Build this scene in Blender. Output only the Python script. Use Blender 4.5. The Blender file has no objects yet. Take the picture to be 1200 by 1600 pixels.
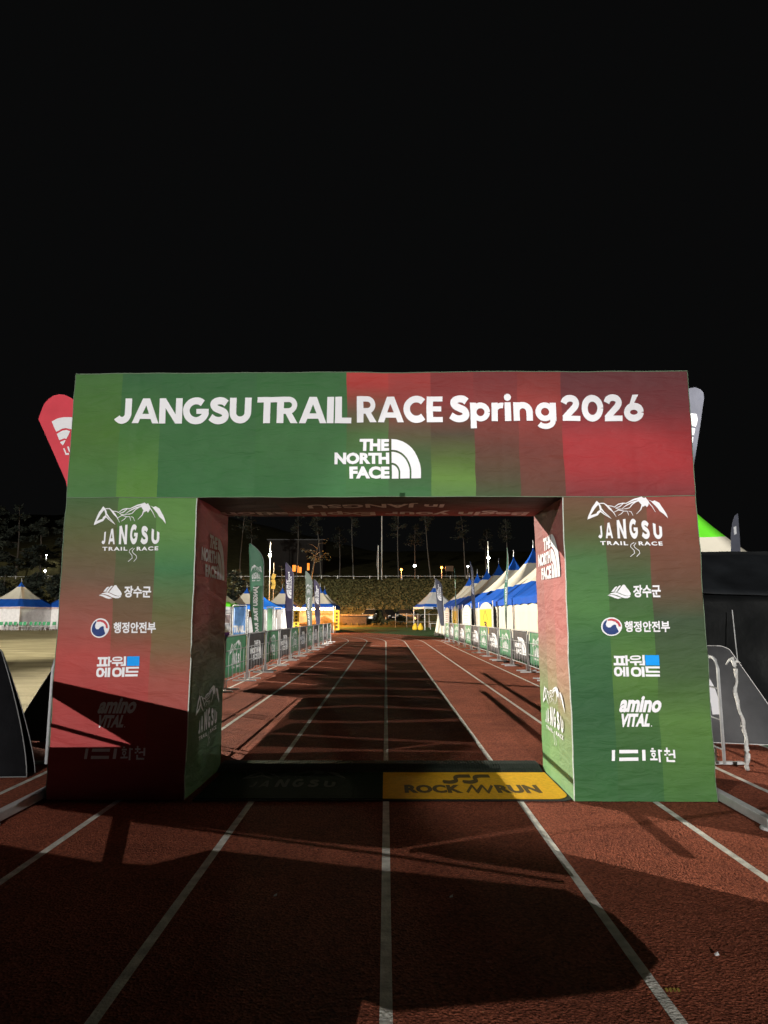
import bpy, bmesh, math, random
from mathutils import Vector, Matrix, noise, geometry
R = math.radians
S = bpy.context.scene
COL = S.collection
rnd = random.Random(7)

# ------------------------------------------------------------------ camera
F_PX, PITCH, YAW, CAM = 1063.0, R(8.67), R(0.16), Vector((0, 0, 1.67))
cam = bpy.data.objects.new('camera', bpy.data.cameras.new('camera'))
COL.objects.link(cam)
cam.data.sensor_fit = 'HORIZONTAL'
cam.data.sensor_width = 36
cam.data.lens = 36 * F_PX / 1200
cam.data.clip_start = 0.05
cam.data.clip_end = 1500
cam.location = CAM
cam.rotation_euler = (R(90) + PITCH, 0, YAW)
S.camera = cam

# ------------------------------------------------------------------ night sky, exposure
world = bpy.data.worlds.new('World')
S.world = world
world.use_nodes = True
bg = world.node_tree.nodes['Background']
bg.inputs[0].default_value = (0.95, 0.98, 1.0, 1)
bg.inputs[1].default_value = 0.0028
S.view_settings.view_transform = 'Standard'
S.view_settings.look = 'None'
S.view_settings.exposure = 0
S.view_settings.gamma = 1
S.cycles.use_denoising = True
S.cycles.max_bounces = 4
S.cycles.diffuse_bounces = 1
S.cycles.sample_clamp_indirect = 3

# invented floodlights outside the frame: (place, aim, half angle, blend, watts, colour, source radius)
FLOOD_KEY = ((0.6, -45, 10.0), (0, 12, 1.5), 27, 0.25, 100e3, (1.0, 0.97, 0.92), 0.022)
FLOOD_AHEAD = ((-45, 45, 20.0), (9.0, 27, 0.0), 22, 0.06, 300e3, (1.0, 0.93, 0.79), 0.05)
FLOOD_SIDE = ((-25, -30, 20.0), (2.1, 7.1, 1.3), 2.6, 0.25, 40e3, (1.0, 0.97, 0.92), 0.08)
FLOOD_LOW = ((16, 0, 9.0), (-3.6, 18.0, 1.7), 5.2, 0.2, 24e3, (1.0, 0.96, 0.88), 0.12)
FLOOD_LOW_MORE = [((-3.6, 26, 1.4), 5.5, 0.3, 32e3), ((-3.6, 38, 1.2), 5.0, 0.3, 52e3)]  # further heads added to light the left barrier row
FLOOD_FIELD = ((-60, -30, 21.0), (-38, 66, 0.0), 27, 0.3, 460e3, (1.0, 0.96, 0.86), 0.2)


# ------------------------------------------------------------------ image-to-world helpers (used to read positions off the photograph)
def ray(px, py):
    d = Vector(((px - 600) / F_PX, 1, -(py - 800) / F_PX))
    d = Vector((d.x, d.y * math.cos(PITCH) - d.z * math.sin(PITCH), d.y * math.sin(PITCH) + d.z * math.cos(PITCH)))
    return Vector((d.x * math.cos(YAW) - d.y * math.sin(YAW), d.x * math.sin(YAW) + d.y * math.cos(YAW), d.z))


def gp(px, py, z=0.0):
    d = ray(px, py)
    return CAM + d * ((z - CAM.z) / d.z)


def yp(px, py, y):
    d = ray(px, py)
    return CAM + d * ((y - CAM.y) / d.y)


def xp(px, py, x):
    d = ray(px, py)
    return CAM + d * ((x - CAM.x) / d.x)


# ------------------------------------------------------------------ materials
def srgb(r, g, b):
    f = lambda c: (c / 255 / 12.92) if c / 255 <= 0.04045 else ((c / 255 + 0.055) / 1.055) ** 2.4
    return (f(r), f(g), f(b))


MATS = {}


def mat(name, col, rough=0.7, var=0.15, scale=3.0, bump=0.0, bscale=40.0, metal=0.0, spec=0.3, trans=0.0):
    if name in MATS:
        return MATS[name]
    m = bpy.data.materials.new(name)
    m.use_nodes = True
    nt = m.node_tree
    b = nt.nodes['Principled BSDF']
    b.inputs['Roughness'].default_value = rough
    b.inputs['Metallic'].default_value = metal
    b.inputs['Specular IOR Level'].default_value = spec
    tc = nt.nodes.new('ShaderNodeTexCoord')
    n = nt.nodes.new('ShaderNodeTexNoise')
    n.inputs['Scale'].default_value = scale
    n.inputs['Detail'].default_value = 6
    nt.links.new(tc.outputs['Object'], n.inputs['Vector'])
    r = nt.nodes.new('ShaderNodeValToRGB')
    r.color_ramp.elements[0].position = 0.3
    r.color_ramp.elements[1].position = 0.7
    r.color_ramp.elements[0].color = tuple(c * (1 - var) for c in col) + (1,)
    r.color_ramp.elements[1].color = tuple(min(1, c * (1 + var)) for c in col) + (1,)
    nt.links.new(n.outputs['Fac'], r.inputs['Fac'])
    nt.links.new(r.outputs['Color'], b.inputs['Base Color'])
    if bump:
        n2 = nt.nodes.new('ShaderNodeTexNoise')
        n2.inputs['Scale'].default_value = bscale
        n2.inputs['Detail'].default_value = 4
        nt.links.new(tc.outputs['Object'], n2.inputs['Vector'])
        bp = nt.nodes.new('ShaderNodeBump')
        bp.inputs['Strength'].default_value = bump
        bp.inputs['Distance'].default_value = 0.02
        nt.links.new(n2.outputs['Fac'], bp.inputs['Height'])
        nt.links.new(bp.outputs['Normal'], b.inputs['Normal'])
    if trans:
        b.inputs['Transmission Weight'].default_value = trans
    MATS[name] = m
    return m


def emit(name, col, strength):
    if name in MATS:
        return MATS[name]
    m = bpy.data.materials.new(name)
    m.use_nodes = True
    b = m.node_tree.nodes['Principled BSDF']
    b.inputs['Base Color'].default_value = (*col, 1)
    b.inputs['Emission Color'].default_value = (*col, 1)
    b.inputs['Emission Strength'].default_value = strength
    MATS[name] = m
    return m


def track_mat():
    m = bpy.data.materials.new('red_rubber_track')
    m.use_nodes = True
    nt = m.node_tree
    L = nt.links.new
    b = nt.nodes['Principled BSDF']
    b.inputs['Roughness'].default_value = 0.9
    b.inputs['Specular IOR Level'].default_value = 0.1
    g = nt.nodes.new('ShaderNodeNewGeometry')
    vo = nt.nodes.new('ShaderNodeTexVoronoi')
    vo.inputs['Scale'].default_value = 70
    L(g.outputs['Position'], vo.inputs['Vector'])
    n1 = nt.nodes.new('ShaderNodeTexNoise')
    n1.inputs['Scale'].default_value = 0.9
    n1.inputs['Detail'].default_value = 8
    n1.inputs['Roughness'].default_value = 0.65
    L(g.outputs['Position'], n1.inputs['Vector'])
    rr = nt.nodes.new('ShaderNodeValToRGB')
    e = rr.color_ramp.elements
    e[0].position, e[1].position = 0.3, 0.72
    e[0].color, e[1].color = (0.185, 0.055, 0.033, 1), (0.36, 0.110, 0.064, 1)
    L(n1.outputs['Fac'], rr.inputs['Fac'])
    gr = nt.nodes.new('ShaderNodeValToRGB')
    e = gr.color_ramp.elements
    e[0].position, e[1].position = 0.0, 1.0
    e[0].color, e[1].color = (0.42, 0.38, 0.38, 1), (1.5, 1.44, 1.36, 1)
    L(vo.outputs['Color'], gr.inputs['Fac'])
    mx = nt.nodes.new('ShaderNodeMix')
    mx.data_type = 'RGBA'
    mx.blend_type = 'MULTIPLY'
    mx.inputs['Factor'].default_value = 1
    L(rr.outputs['Color'], mx.inputs['A'])
    L(gr.outputs['Color'], mx.inputs['B'])
    L(mx.outputs['Result'], b.inputs['Base Color'])
    n2 = nt.nodes.new('ShaderNodeTexNoise')
    n2.inputs['Scale'].default_value = 60
    n2.inputs['Detail'].default_value = 5
    n2.inputs['Roughness'].default_value = 0.7
    L(g.outputs['Position'], n2.inputs['Vector'])
    ad = nt.nodes.new('ShaderNodeMath')
    ad.operation = 'ADD'
    L(n2.outputs['Fac'], ad.inputs[0])
    L(vo.outputs['Distance'], ad.inputs[1])
    bp = nt.nodes.new('ShaderNodeBump')
    bp.inputs['Strength'].default_value = 1.0
    bp.inputs['Distance'].default_value = 0.02
    L(ad.outputs['Value'], bp.inputs['Height'])
    L(bp.outputs['Normal'], b.inputs['Normal'])
    return m


def ground_noise_mat(name, c0, c1, c2, scale, stretch=(1, 1, 1), bump=0.6, bscale=12):
    m = bpy.data.materials.new(name)
    m.use_nodes = True
    nt = m.node_tree
    L = nt.links.new
    b = nt.nodes['Principled BSDF']
    b.inputs['Roughness'].default_value = 0.9
    b.inputs['Specular IOR Level'].default_value = 0.1
    g = nt.nodes.new('ShaderNodeNewGeometry')
    mp = nt.nodes.new('ShaderNodeMapping')
    mp.inputs['Scale'].default_value = stretch
    L(g.outputs['Position'], mp.inputs['Vector'])
    n1 = nt.nodes.new('ShaderNodeTexNoise')
    n1.inputs['Scale'].default_value = scale
    n1.inputs['Detail'].default_value = 9
    n1.inputs['Roughness'].default_value = 0.68
    L(mp.outputs['Vector'], n1.inputs['Vector'])
    rr = nt.nodes.new('ShaderNodeValToRGB')
    e = rr.color_ramp.elements
    e[0].position, e[1].position = 0.32, 0.7
    e[0].color, e[1].color = (*c0, 1), (*c2, 1)
    k = e.new(0.5)
    k.color = (*c1, 1)
    L(n1.outputs['Fac'], rr.inputs['Fac'])
    L(rr.outputs['Color'], b.inputs['Base Color'])
    n2 = nt.nodes.new('ShaderNodeTexNoise')
    n2.inputs['Scale'].default_value = bscale
    n2.inputs['Detail'].default_value = 5
    L(mp.outputs['Vector'], n2.inputs['Vector'])
    bp = nt.nodes.new('ShaderNodeBump')
    bp.inputs['Strength'].default_value = bump
    bp.inputs['Distance'].default_value = 0.06
    L(n2.outputs['Fac'], bp.inputs['Height'])
    L(bp.outputs['Normal'], b.inputs['Normal'])
    return m


def fabric_mat(name, attr=None, col=(0.8, 0.8, 0.82), rough=0.62, bump=0.18):
    """polyester print: colour of the print from the attribute, weave and fine creases as bump"""
    if name in MATS:
        return MATS[name]
    m = bpy.data.materials.new(name)
    m.use_nodes = True
    nt = m.node_tree
    L = nt.links.new
    b = nt.nodes['Principled BSDF']
    b.inputs['Roughness'].default_value = rough
    b.inputs['Specular IOR Level'].default_value = 0.25
    b.inputs['Sheen Weight'].default_value = 0.05
    tc = nt.nodes.new('ShaderNodeTexCoord')
    if attr:
        a = nt.nodes.new('ShaderNodeVertexColor')
        a.layer_name = attr
        n0 = nt.nodes.new('ShaderNodeTexNoise')
        n0.inputs['Scale'].default_value = 5
        n0.inputs['Detail'].default_value = 5
        L(tc.outputs['Object'], n0.inputs['Vector'])
        mr = nt.nodes.new('ShaderNodeMapRange')
        mr.inputs['To Min'].default_value = 0.86
        mr.inputs['To Max'].default_value = 1.14
        L(n0.outputs['Fac'], mr.inputs['Value'])
        mx = nt.nodes.new('ShaderNodeVectorMath')
        mx.operation = 'SCALE'
        L(a.outputs['Color'], mx.inputs[0])
        L(mr.outputs['Result'], mx.inputs['Scale'])
        L(mx.outputs['Vector'], b.inputs['Base Color'])
    else:
        b.inputs['Base Color'].default_value = (*col, 1)
    mp = nt.nodes.new('ShaderNodeMapping')
    mp.inputs['Scale'].default_value = (1.0, 1.0, 3.2)
    L(tc.outputs['Object'], mp.inputs['Vector'])
    n1 = nt.nodes.new('ShaderNodeTexNoise')
    n1.inputs['Scale'].default_value = 3.4
    n1.inputs['Detail'].default_value = 4
    n1.inputs['Distortion'].default_value = 0.5
    L(mp.outputs['Vector'], n1.inputs['Vector'])
    n2 = nt.nodes.new('ShaderNodeTexNoise')
    n2.inputs['Scale'].default_value = 120
    L(mp.outputs['Vector'], n2.inputs['Vector'])
    s = nt.nodes.new('ShaderNodeMath')
    s.operation = 'MULTIPLY_ADD'
    s.inputs[1].default_value = 0.05
    L(n2.outputs['Fac'], s.inputs[0])
    L(n1.outputs['Fac'], s.inputs[2])
    bp = nt.nodes.new('ShaderNodeBump')
    bp.inputs['Strength'].default_value = bump
    bp.inputs['Distance'].default_value = 0.06
    L(s.outputs['Value'], bp.inputs['Height'])
    L(bp.outputs['Normal'], b.inputs['Normal'])
    MATS[name] = m
    return m


# ------------------------------------------------------------------ mesh helpers
class MB:
    def __init__(self):
        self.v, self.f, self.c, self.mi = [], [], [], []

    def add(self, verts, faces, cols=None, mi=0):
        o = len(self.v)
        self.v += [tuple(p) for p in verts]
        for i, f in enumerate(faces):
            self.f.append([o + k for k in f])
            self.mi.append(mi)
            if cols is not None:
                self.c.append(cols[i])
        return o

    def box(self, c, s, rot=None, mi=0):
        hx, hy, hz = s[0] / 2, s[1] / 2, s[2] / 2
        vs = [Vector((x, y, z)) for x in (-hx, hx) for y in (-hy, hy) for z in (-hz, hz)]
        if rot is not None:
            vs = [rot @ p for p in vs]
        vs = [p + Vector(c) for p in vs]
        self.add(vs, [(0, 1, 3, 2), (4, 6, 7, 5), (0, 4, 5, 1), (2, 3, 7, 6), (0, 2, 6, 4), (1, 5, 7, 3)], mi=mi)

    def bevbox(self, c, s, b, mi=0):
        """box with chamfered edges"""
        bm = bmesh.new()
        bmesh.ops.create_cube(bm, size=1)
        for p in bm.verts:
            p.co = Vector((p.co.x * s[0], p.co.y * s[1], p.co.z * s[2]))
        bmesh.ops.bevel(bm, geom=bm.edges[:], offset=b, segments=2, affect='EDGES', profile=0.6)
        self.add([p.co + Vector(c) for p in bm.verts], [[q.index for q in f.verts] for f in bm.faces], mi=mi)
        bm.free()

    def bar(self, p0, p1, w, h=None, mi=0):
        """rectangular bar between two points"""
        p0, p1 = Vector(p0), Vector(p1)
        d = p1 - p0
        q = d.to_track_quat('Z', 'Y').to_matrix()
        self.box((p0 + p1) / 2, (w, h or w, d.length), q, mi)

    def tube(self, pts, r, n=8, mi=0, cap=True):
        pts = [Vector(p) for p in pts]
        rr = r if isinstance(r, (list, tuple)) else [r] * len(pts)
        rings = []
        for i, p in enumerate(pts):
            d = (pts[min(i + 1, len(pts) - 1)] - pts[max(i - 1, 0)]).normalized()
            a = d.cross(Vector((0, 0, 1)))
            if a.length < 0.05:
                a = d.cross(Vector((0, 1, 0)))
            a.normalize()
            b = d.cross(a)
            rings.append([p + a * rr[i] * math.cos(2 * math.pi * k / n) + b * rr[i] * math.sin(2 * math.pi * k / n) for k in range(n)])
        vs = [p for g in rings for p in g]
        fs = [(i * n + k, i * n + (k + 1) % n, (i + 1) * n + (k + 1) % n, (i + 1) * n + k) for i in range(len(pts) - 1) for k in range(n)]
        if cap:
            fs.append(tuple(range(n))[::-1])
            fs.append(tuple((len(pts) - 1) * n + k for k in range(n)))
        self.add(vs, fs, mi=mi)

    def lathe(self, c, prof, n=16, mi=0):
        c = Vector(c)
        vs = [c + Vector((r * math.cos(2 * math.pi * k / n), r * math.sin(2 * math.pi * k / n), z)) for r, z in prof for k in range(n)]
        fs = [(i * n + k, i * n + (k + 1) % n, (i + 1) * n + (k + 1) % n, (i + 1) * n + k) for i in range(len(prof) - 1) for k in range(n)]
        self.add(vs, fs, mi=mi)

    def prism(self, poly3, ext, mi=0):
        """planar polygon pushed along ext"""
        n = len(poly3)
        ext = Vector(ext)
        vs = [Vector(p) for p in poly3] + [Vector(p) + ext for p in poly3]
        fs = [tuple(range(n)), tuple(range(2 * n - 1, n - 1, -1))] + [(i, i + n, (i + 1) % n + n, (i + 1) % n) for i in range(n)]
        self.add(vs, fs, mi=mi)

    def quad(self, a, b, c, d, mi=0):
        self.add([a, b, c, d], [(0, 1, 2, 3)], mi=mi)

    def build(self, name, mats, parent=None, smooth=False, attr=None, solid=0.0):
        me = bpy.data.meshes.new(name)
        me.from_pydata(self.v, [], self.f)
        ms = mats if isinstance(mats, (list, tuple)) else [mats]
        for m in ms:
            me.materials.append(m)
        if len(ms) > 1:
            me.polygons.foreach_set('material_index', self.mi)
        if attr and self.c:
            ca = me.color_attributes.new(attr, 'FLOAT_COLOR', 'CORNER')
            flat = []
            for fc in self.c:
                for c in fc:
                    flat += [c[0], c[1], c[2], 1.0]
            ca.data.foreach_set('color', flat)
        if smooth:
            me.polygons.foreach_set('use_smooth', [True] * len(me.polygons))
        me.validate()
        me.update()
        o = bpy.data.objects.new(name, me)
        COL.objects.link(o)
        if parent:
            o.parent = parent
        if solid:
            md = o.modifiers.new('thickness', 'SOLIDIFY')
            md.thickness = solid
            md.offset = 0
        return o


def fix_normals(o):
    bm = bmesh.new()
    bm.from_mesh(o.data)
    bmesh.ops.recalc_face_normals(bm, faces=bm.faces)
    bm.to_mesh(o.data)
    bm.free()
    return o


def tag(o, label=None, cat=None, group=None, kind=None):
    for k, v in (('label', label), ('category', cat), ('group', group), ('kind', kind)):
        if v:
            o[k] = v
    return o


def thing(name, label, cat, loc=(0, 0, 0), rz=0.0, group=None):
    o = bpy.data.objects.new(name, None)
    o.empty_display_size = 0.2
    COL.objects.link(o)
    o.location = loc
    o.rotation_euler = (0, 0, rz)
    return tag(o, label, cat, group)


def structure(o):
    o['kind'] = 'structure'
    return o


def dup(root, loc, rz, label, name=None):
    """copy of a thing with copies of its parts and sub-parts"""
    def cp(o, parent):
        c = o.copy()
        COL.objects.link(c)
        if parent:
            c.parent = parent
        for ch in [k for k in KIDS if k.parent == o]:
            cp(ch, c)
        return c
    KIDS = [k for k in root.children_recursive]
    r = cp(root, None)
    r.location = loc
    r.rotation_euler = (0, 0, rz)
    r['label'] = label
    return r


# ------------------------------------------------------------------ flat lettering and emblems (polygon union in 2-D)
def ccw(p):
    a = sum(p[i][0] * p[(i + 1) % len(p)][1] - p[(i + 1) % len(p)][0] * p[i][1] for i in range(len(p)))
    return p if a > 0 else p[::-1]


def inside(p, poly):
    c = False
    j = len(poly) - 1
    for i in range(len(poly)):
        a, b = poly[i], poly[j]
        if (a[1] > p[1]) != (b[1] > p[1]) and p[0] < (b[0] - a[0]) * (p[1] - a[1]) / (b[1] - a[1]) + a[0]:
            c = not c
        j = i
    return c


def union(polys):
    vs, fs = [], []
    for p in polys:
        p = ccw([Vector(q) for q in p])
        a = sum(p[i][0] * p[(i + 1) % len(p)][1] - p[(i + 1) % len(p)][0] * p[i][1] for i in range(len(p)))
        if abs(a) < 1e-9:
            continue
        parts = [p]
        if len(p) == 4:
            t1 = (p[1] - p[0]).cross(p[2] - p[0])
            t2 = (p[2] - p[0]).cross(p[3] - p[0])
            t3 = (p[1] - p[0]).cross(p[3] - p[0])
            t4 = (p[2] - p[1]).cross(p[3] - p[1])
            if min(t1, t2, t3, t4) <= 1e-9:
                parts = [ccw([p[0], p[1], p[2]]), ccw([p[0], p[2], p[3]])]
        for q in parts:
            fs.append(list(range(len(vs), len(vs) + len(q))))
            vs += q
    r = geometry.delaunay_2d_cdt(vs, [], fs, 0, 1e-5)
    V = [Vector(v) for v in r[0]]
    keep = []
    for f, o in zip(r[2], r[5]):
        if o:
            c = sum((V[i] for i in f), Vector((0, 0))) / len(f)
            if any(inside(c, [vs[i] for i in fs[k]]) for k in o):
                keep.append(f)
    return V, keep


def text_polys(body, bold=0.0, res=3, space=1.0, wspace=1.0):
    c = bpy.data.curves.new('lettering', 'FONT')
    c.body = body
    c.resolution_u = res
    c.space_character = space
    c.space_word = wspace
    o = bpy.data.objects.new('lettering', c)
    COL.objects.link(o)
    bpy.context.view_layer.update()
    me = o.to_mesh()
    V = [Vector((v.co.x, v.co.y)) for v in me.vertices]
    polys = [[V[i] for i in p.vertices] for p in me.polygons]
    if bold:
        key = {}
        for p in me.polygons:
            n = len(p.vertices)
            for k in range(n):
                a, b = p.vertices[k], p.vertices[(k + 1) % n]
                key.setdefault((min(a, b), max(a, b)), []).append((a, b))
        edges = [e[0] for e in key.values() if len(e) == 1]
        nrm = {}
        for a, b in edges:
            d = V[b] - V[a]
            if d.length < 1e-7:
                continue
            d.normalize()
            n = Vector((d.y, -d.x))
            polys.append([V[a] - n * bold * .3, V[b] - n * bold * .3, V[b] + n * bold, V[a] + n * bold])
            nrm.setdefault(b, [None, None])[0] = n
            nrm.setdefault(a, [None, None])[1] = n
        for i, (n0, n1) in nrm.items():
            if n0 is None or n1 is None:
                continue
            cr = n0.x * n1.y - n0.y * n1.x
            if cr > 1e-3:
                h = n0 + n1
                if h.length > 0.75:
                    polys.append([V[i], V[i] + n0 * bold, V[i] + h * (2 * bold / h.length_squared), V[i] + n1 * bold])
                else:
                    polys.append([V[i], V[i] + n0 * bold, V[i] + n1 * bold])
    o.to_mesh_clear()
    bpy.data.objects.remove(o)
    bpy.data.curves.remove(c)
    return polys


def bbox(polys):
    xs = [q[0] for p in polys for q in p]
    ys = [q[1] for p in polys for q in p]
    return min(xs), min(ys), max(xs), max(ys)


def fit(polys, x0, y0, x1, y1, shear=0.0, warp=None):
    a, b, c, d = bbox(polys)
    out = []
    for p in polys:
        q = []
        for v in p:
            u, w = (v[0] - a) / (c - a), (v[1] - b) / (d - b)
            if warp:
                u, w = warp(u, w)
            q.append(Vector((x0 + u * (x1 - x0) + shear * (w - 0.5) * (y1 - y0), y0 + w * (y1 - y0))))
        out.append(q)
    return out


def rects(lst):
    return [[(a, -b), (c, -b), (c, -d), (a, -d)] for a, b, c, d in lst]


def ring(x0, y0, x1, y1, t, n=20, e=2.6):
    cx, cy, rx, ry = (x0 + x1) / 2, (y0 + y1) / 2, (x1 - x0) / 2, (y1 - y0) / 2
    f = lambda k, ax, ay: (cx + ax * math.copysign(abs(math.cos(k)) ** (2 / e), math.cos(k)), -(cy + ay * math.copysign(abs(math.sin(k)) ** (2 / e), math.sin(k))))
    out = []
    for i in range(n):
        a, b = 2 * math.pi * i / n, 2 * math.pi * (i + 1) / n
        out.append([f(a, rx, ry), f(b, rx, ry), f(b, rx - t, ry - t), f(a, rx - t, ry - t)])
    return out


def stroke(pts, w):
    """tapering pen stroke; pts in picture coordinates (y down)"""
    n = len(pts)
    ws = w if isinstance(w, (list, tuple)) else [w] * n
    P = [Vector((p[0], -p[1])) for p in pts]
    out = []
    for i in range(n - 1):
        d = (P[i + 1] - P[i]).normalized()
        nn = Vector((-d.y, d.x))
        a, b = ws[i] / 2, ws[i + 1] / 2
        out.append([P[i] + nn * a, P[i + 1] + nn * b, P[i + 1] - nn * b, P[i] - nn * a])
        if i:
            out.append([P[i] + Vector((math.cos(k * math.pi / 3), math.sin(k * math.pi / 3))) * a for k in range(6)])
    return out


def flip(poly):
    return [(x, -y) for x, y in poly]


def arc_band(cx, cy, r0, r1, n=12):
    """quarter ring, upper right quadrant"""
    return [[(cx + r * math.cos(a), cy + r * math.sin(a)) for r, a in ((r0, t), (r1, t), (r1, t2), (r0, t2))]
            for t, t2 in ((math.pi / 2 * k / n, math.pi / 2 * (k + 1) / n) for k in range(n))]


def pen(path, w):
    """even-width stroke with mitred joins and square ends; y up"""
    P = [Vector(p) for p in path]
    Lf, Rt = [], []
    for i, p in enumerate(P):
        d0 = (P[i] - P[i - 1]).normalized() if i else None
        d1 = (P[i + 1] - P[i]).normalized() if i < len(P) - 1 else None
        d0, d1 = d0 or d1, d1 or d0
        n0, n1 = Vector((-d0.y, d0.x)), Vector((-d1.y, d1.x))
        h = n0 + n1
        m = h * (w / max(.6, h.length_squared))
        Lf.append(p + m)
        Rt.append(p - m)
    return [[Rt[i], Rt[i + 1], Lf[i + 1], Lf[i]] for i in range(len(P) - 1)]


def arc(cx, cy, rx, ry, a0, a1, n=18):
    return [(cx + rx * math.cos(R(a0 + (a1 - a0) * k / n)), cy + ry * math.sin(R(a0 + (a1 - a0) * k / n))) for k in range(n + 1)]


def spline(pts, n=6):
    out = []
    for i in range(len(pts) - 1):
        a, b_, c, d = [Vector(pts[max(0, min(len(pts) - 1, k))]) for k in (i - 1, i, i + 1, i + 2)]
        for k in range(n):
            t = k / n
            out.append(.5 * ((2 * b_) + (c - a) * t + (2 * a - 5 * b_ + 4 * c - d) * t * t + (3 * b_ - a - 3 * c + d) * t ** 3))
    return out + [Vector(pts[-1])]


def box2(a, b_, c, d):
    return [[(a, b_), (c, b_), (c, d), (a, d)]]


GW = .275


def glyph(ch):
    """heavy geometric letters, cap height 1: (polygons, advance)"""
    w, h = GW, GW / 2
    if ch == 'J':
        return pen(arc(.30, .36, .245, .25, -150, 0) + [(.545, 1.0)], w), .69
    if ch == 'A':
        return [[(0, 0), (.265, 0), (.68, 1), (.41, 1)], [(1.12, 0), (.855, 0), (.44, 1), (.71, 1)]] + box2(.28, .17, .84, .37), 1.10
    if ch == 'N':
        return box2(0, 0, w, 1) + box2(.70, 0, .70 + w, 1) + [[(0, 1), (.26, 1), (.945, 0), (.69, 0)]], .99
    if ch == 'G':
        return pen(arc(.53, .5, .41, .39, 48, 350, 26), w) + box2(.54, .38, 1.06, .57), 1.05
    if ch == 'S':
        return pen(spline([(.70, .78), (.57, .865), (.40, .885), (.23, .83), (.175, .73), (.25, .61), (.42, .53), (.60, .45), (.67, .31), (.61, .18), (.44, .115), (.24, .135), (.05, .25)], 5), w), .80
    if ch == 'U':
        return pen([(h, 1.0)] + arc(.45, .43, .45 - h, .43 - h, 180, 360) + [(.9 - h, 1.0)], w), .93
    if ch == 'T':
        return box2(0, .79, .80, 1) + box2(.40 - h, 0, .40 + h, 1), .80
    if ch == 'R':
        return box2(0, 0, w, 1) + pen([(.1, .895), (.46, .895)] + arc(.46, .67, .24, .225, 88, -88, 14) + [(.46, .445), (.1, .445)], .21) + [[(.30, .44), (.55, .46), (.84, 0), (.56, 0)]], .86
    if ch == 'I':
        return box2(0, 0, w, 1), .29
    if ch == 'L':
        return box2(0, 0, w, 1) + box2(0, 0, .66, .21), .68
    if ch == 'E':
        return box2(0, 0, w, 1) + box2(0, 0, .68, .20) + box2(0, .80, .68, 1) + box2(0, .41, .63, .60), .73
    if ch == 'C':
        return pen(arc(.53, .5, .41, .39, 46, 314, 26), w), .93
    w, h = .25, .125
    if ch == 'p':
        return box2(0, -.28, w, .74) + pen(arc(.42, .37, .27, .27, 0, 360, 26), .22), .83
    if ch == 'r':
        return box2(0, 0, w, .74) + pen(arc(.40, .36, .29, .27, 150, 74, 8), .21), .50
    if ch == 'i':
        return box2(0, 0, w, .74) + [[(h + .145 * math.cos(R(a)), .94 + .145 * math.sin(R(a))) for a in range(0, 360, 18)]], .31
    if ch == 'n':
        return box2(0, 0, w, .74) + pen(arc(.38, .36, .26, .27, 165, 0, 14) + [(.64, 0)], w), .83
    if ch == 'g':
        return box2(.58, .0, .58 + w, .74) + pen(arc(.38, .37, .27, .27, 0, 360, 26), .22) + pen([(.58 + h, .02)] + arc(.40, -.02, .29, .19, 0, -150, 12), .21), .84
    w, h = .26, .13
    if ch == '2':
        return pen(spline([(.10, .70), (.18, .83), (.36, .895), (.55, .85), (.63, .71), (.57, .56), (.42, .41), (.10, .10)], 5), w) + box2(.03, 0, .80, .205), .84
    if ch == '0':
        return pen(arc(.46, .5, .345, .385, 0, 360, 28), w), .95
    if ch == '6':
        return pen(arc(.42, .335, .30, .225, 0, 360, 26), w) + [[(.12, .44), (.36, .60), (.66, 1.0), (.40, 1.0)]], .86
    return [], .4


def word(body, sp=.035):
    out, x = [], 0
    for ch in body:
        g, adv = glyph(ch)
        out += [[Vector((p[0] + x, p[1])) for p in q] for q in g]
        x += adv + (sp if ch not in 'LT' else 0)
    return out


def dome_logo():
    """three lines of capitals at the left of a quartered dome of three bands; box 0..2.16 x 0..1"""
    P = []
    for body, x0, y0, y1 in (('THE', 0.615, .70, 1.0), ('NORTH', 0.0, .355, .655), ('FACE', 0.37, 0.0, .30)):
        P += fit(text_polys(body, 0.055), x0, y0, 1.37, y1)
    cx = 1.43
    for r0, r1, d in ((0.0, .20, .14), (.25, .53, .14), (.58, .86, .14)):
        # each band: quarter ring on a short straight foot
        P += [[(x * .84 + cx, y + d) for x, y in q] for q in arc_band(0, 0, r0 + 1e-4, r1)]
        P.append([(cx + r0 * .84, 0), (cx + r1 * .84, 0), (cx + r1 * .84, d + .002), (cx + r0 * .84, d + .002)])
    return P


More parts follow.
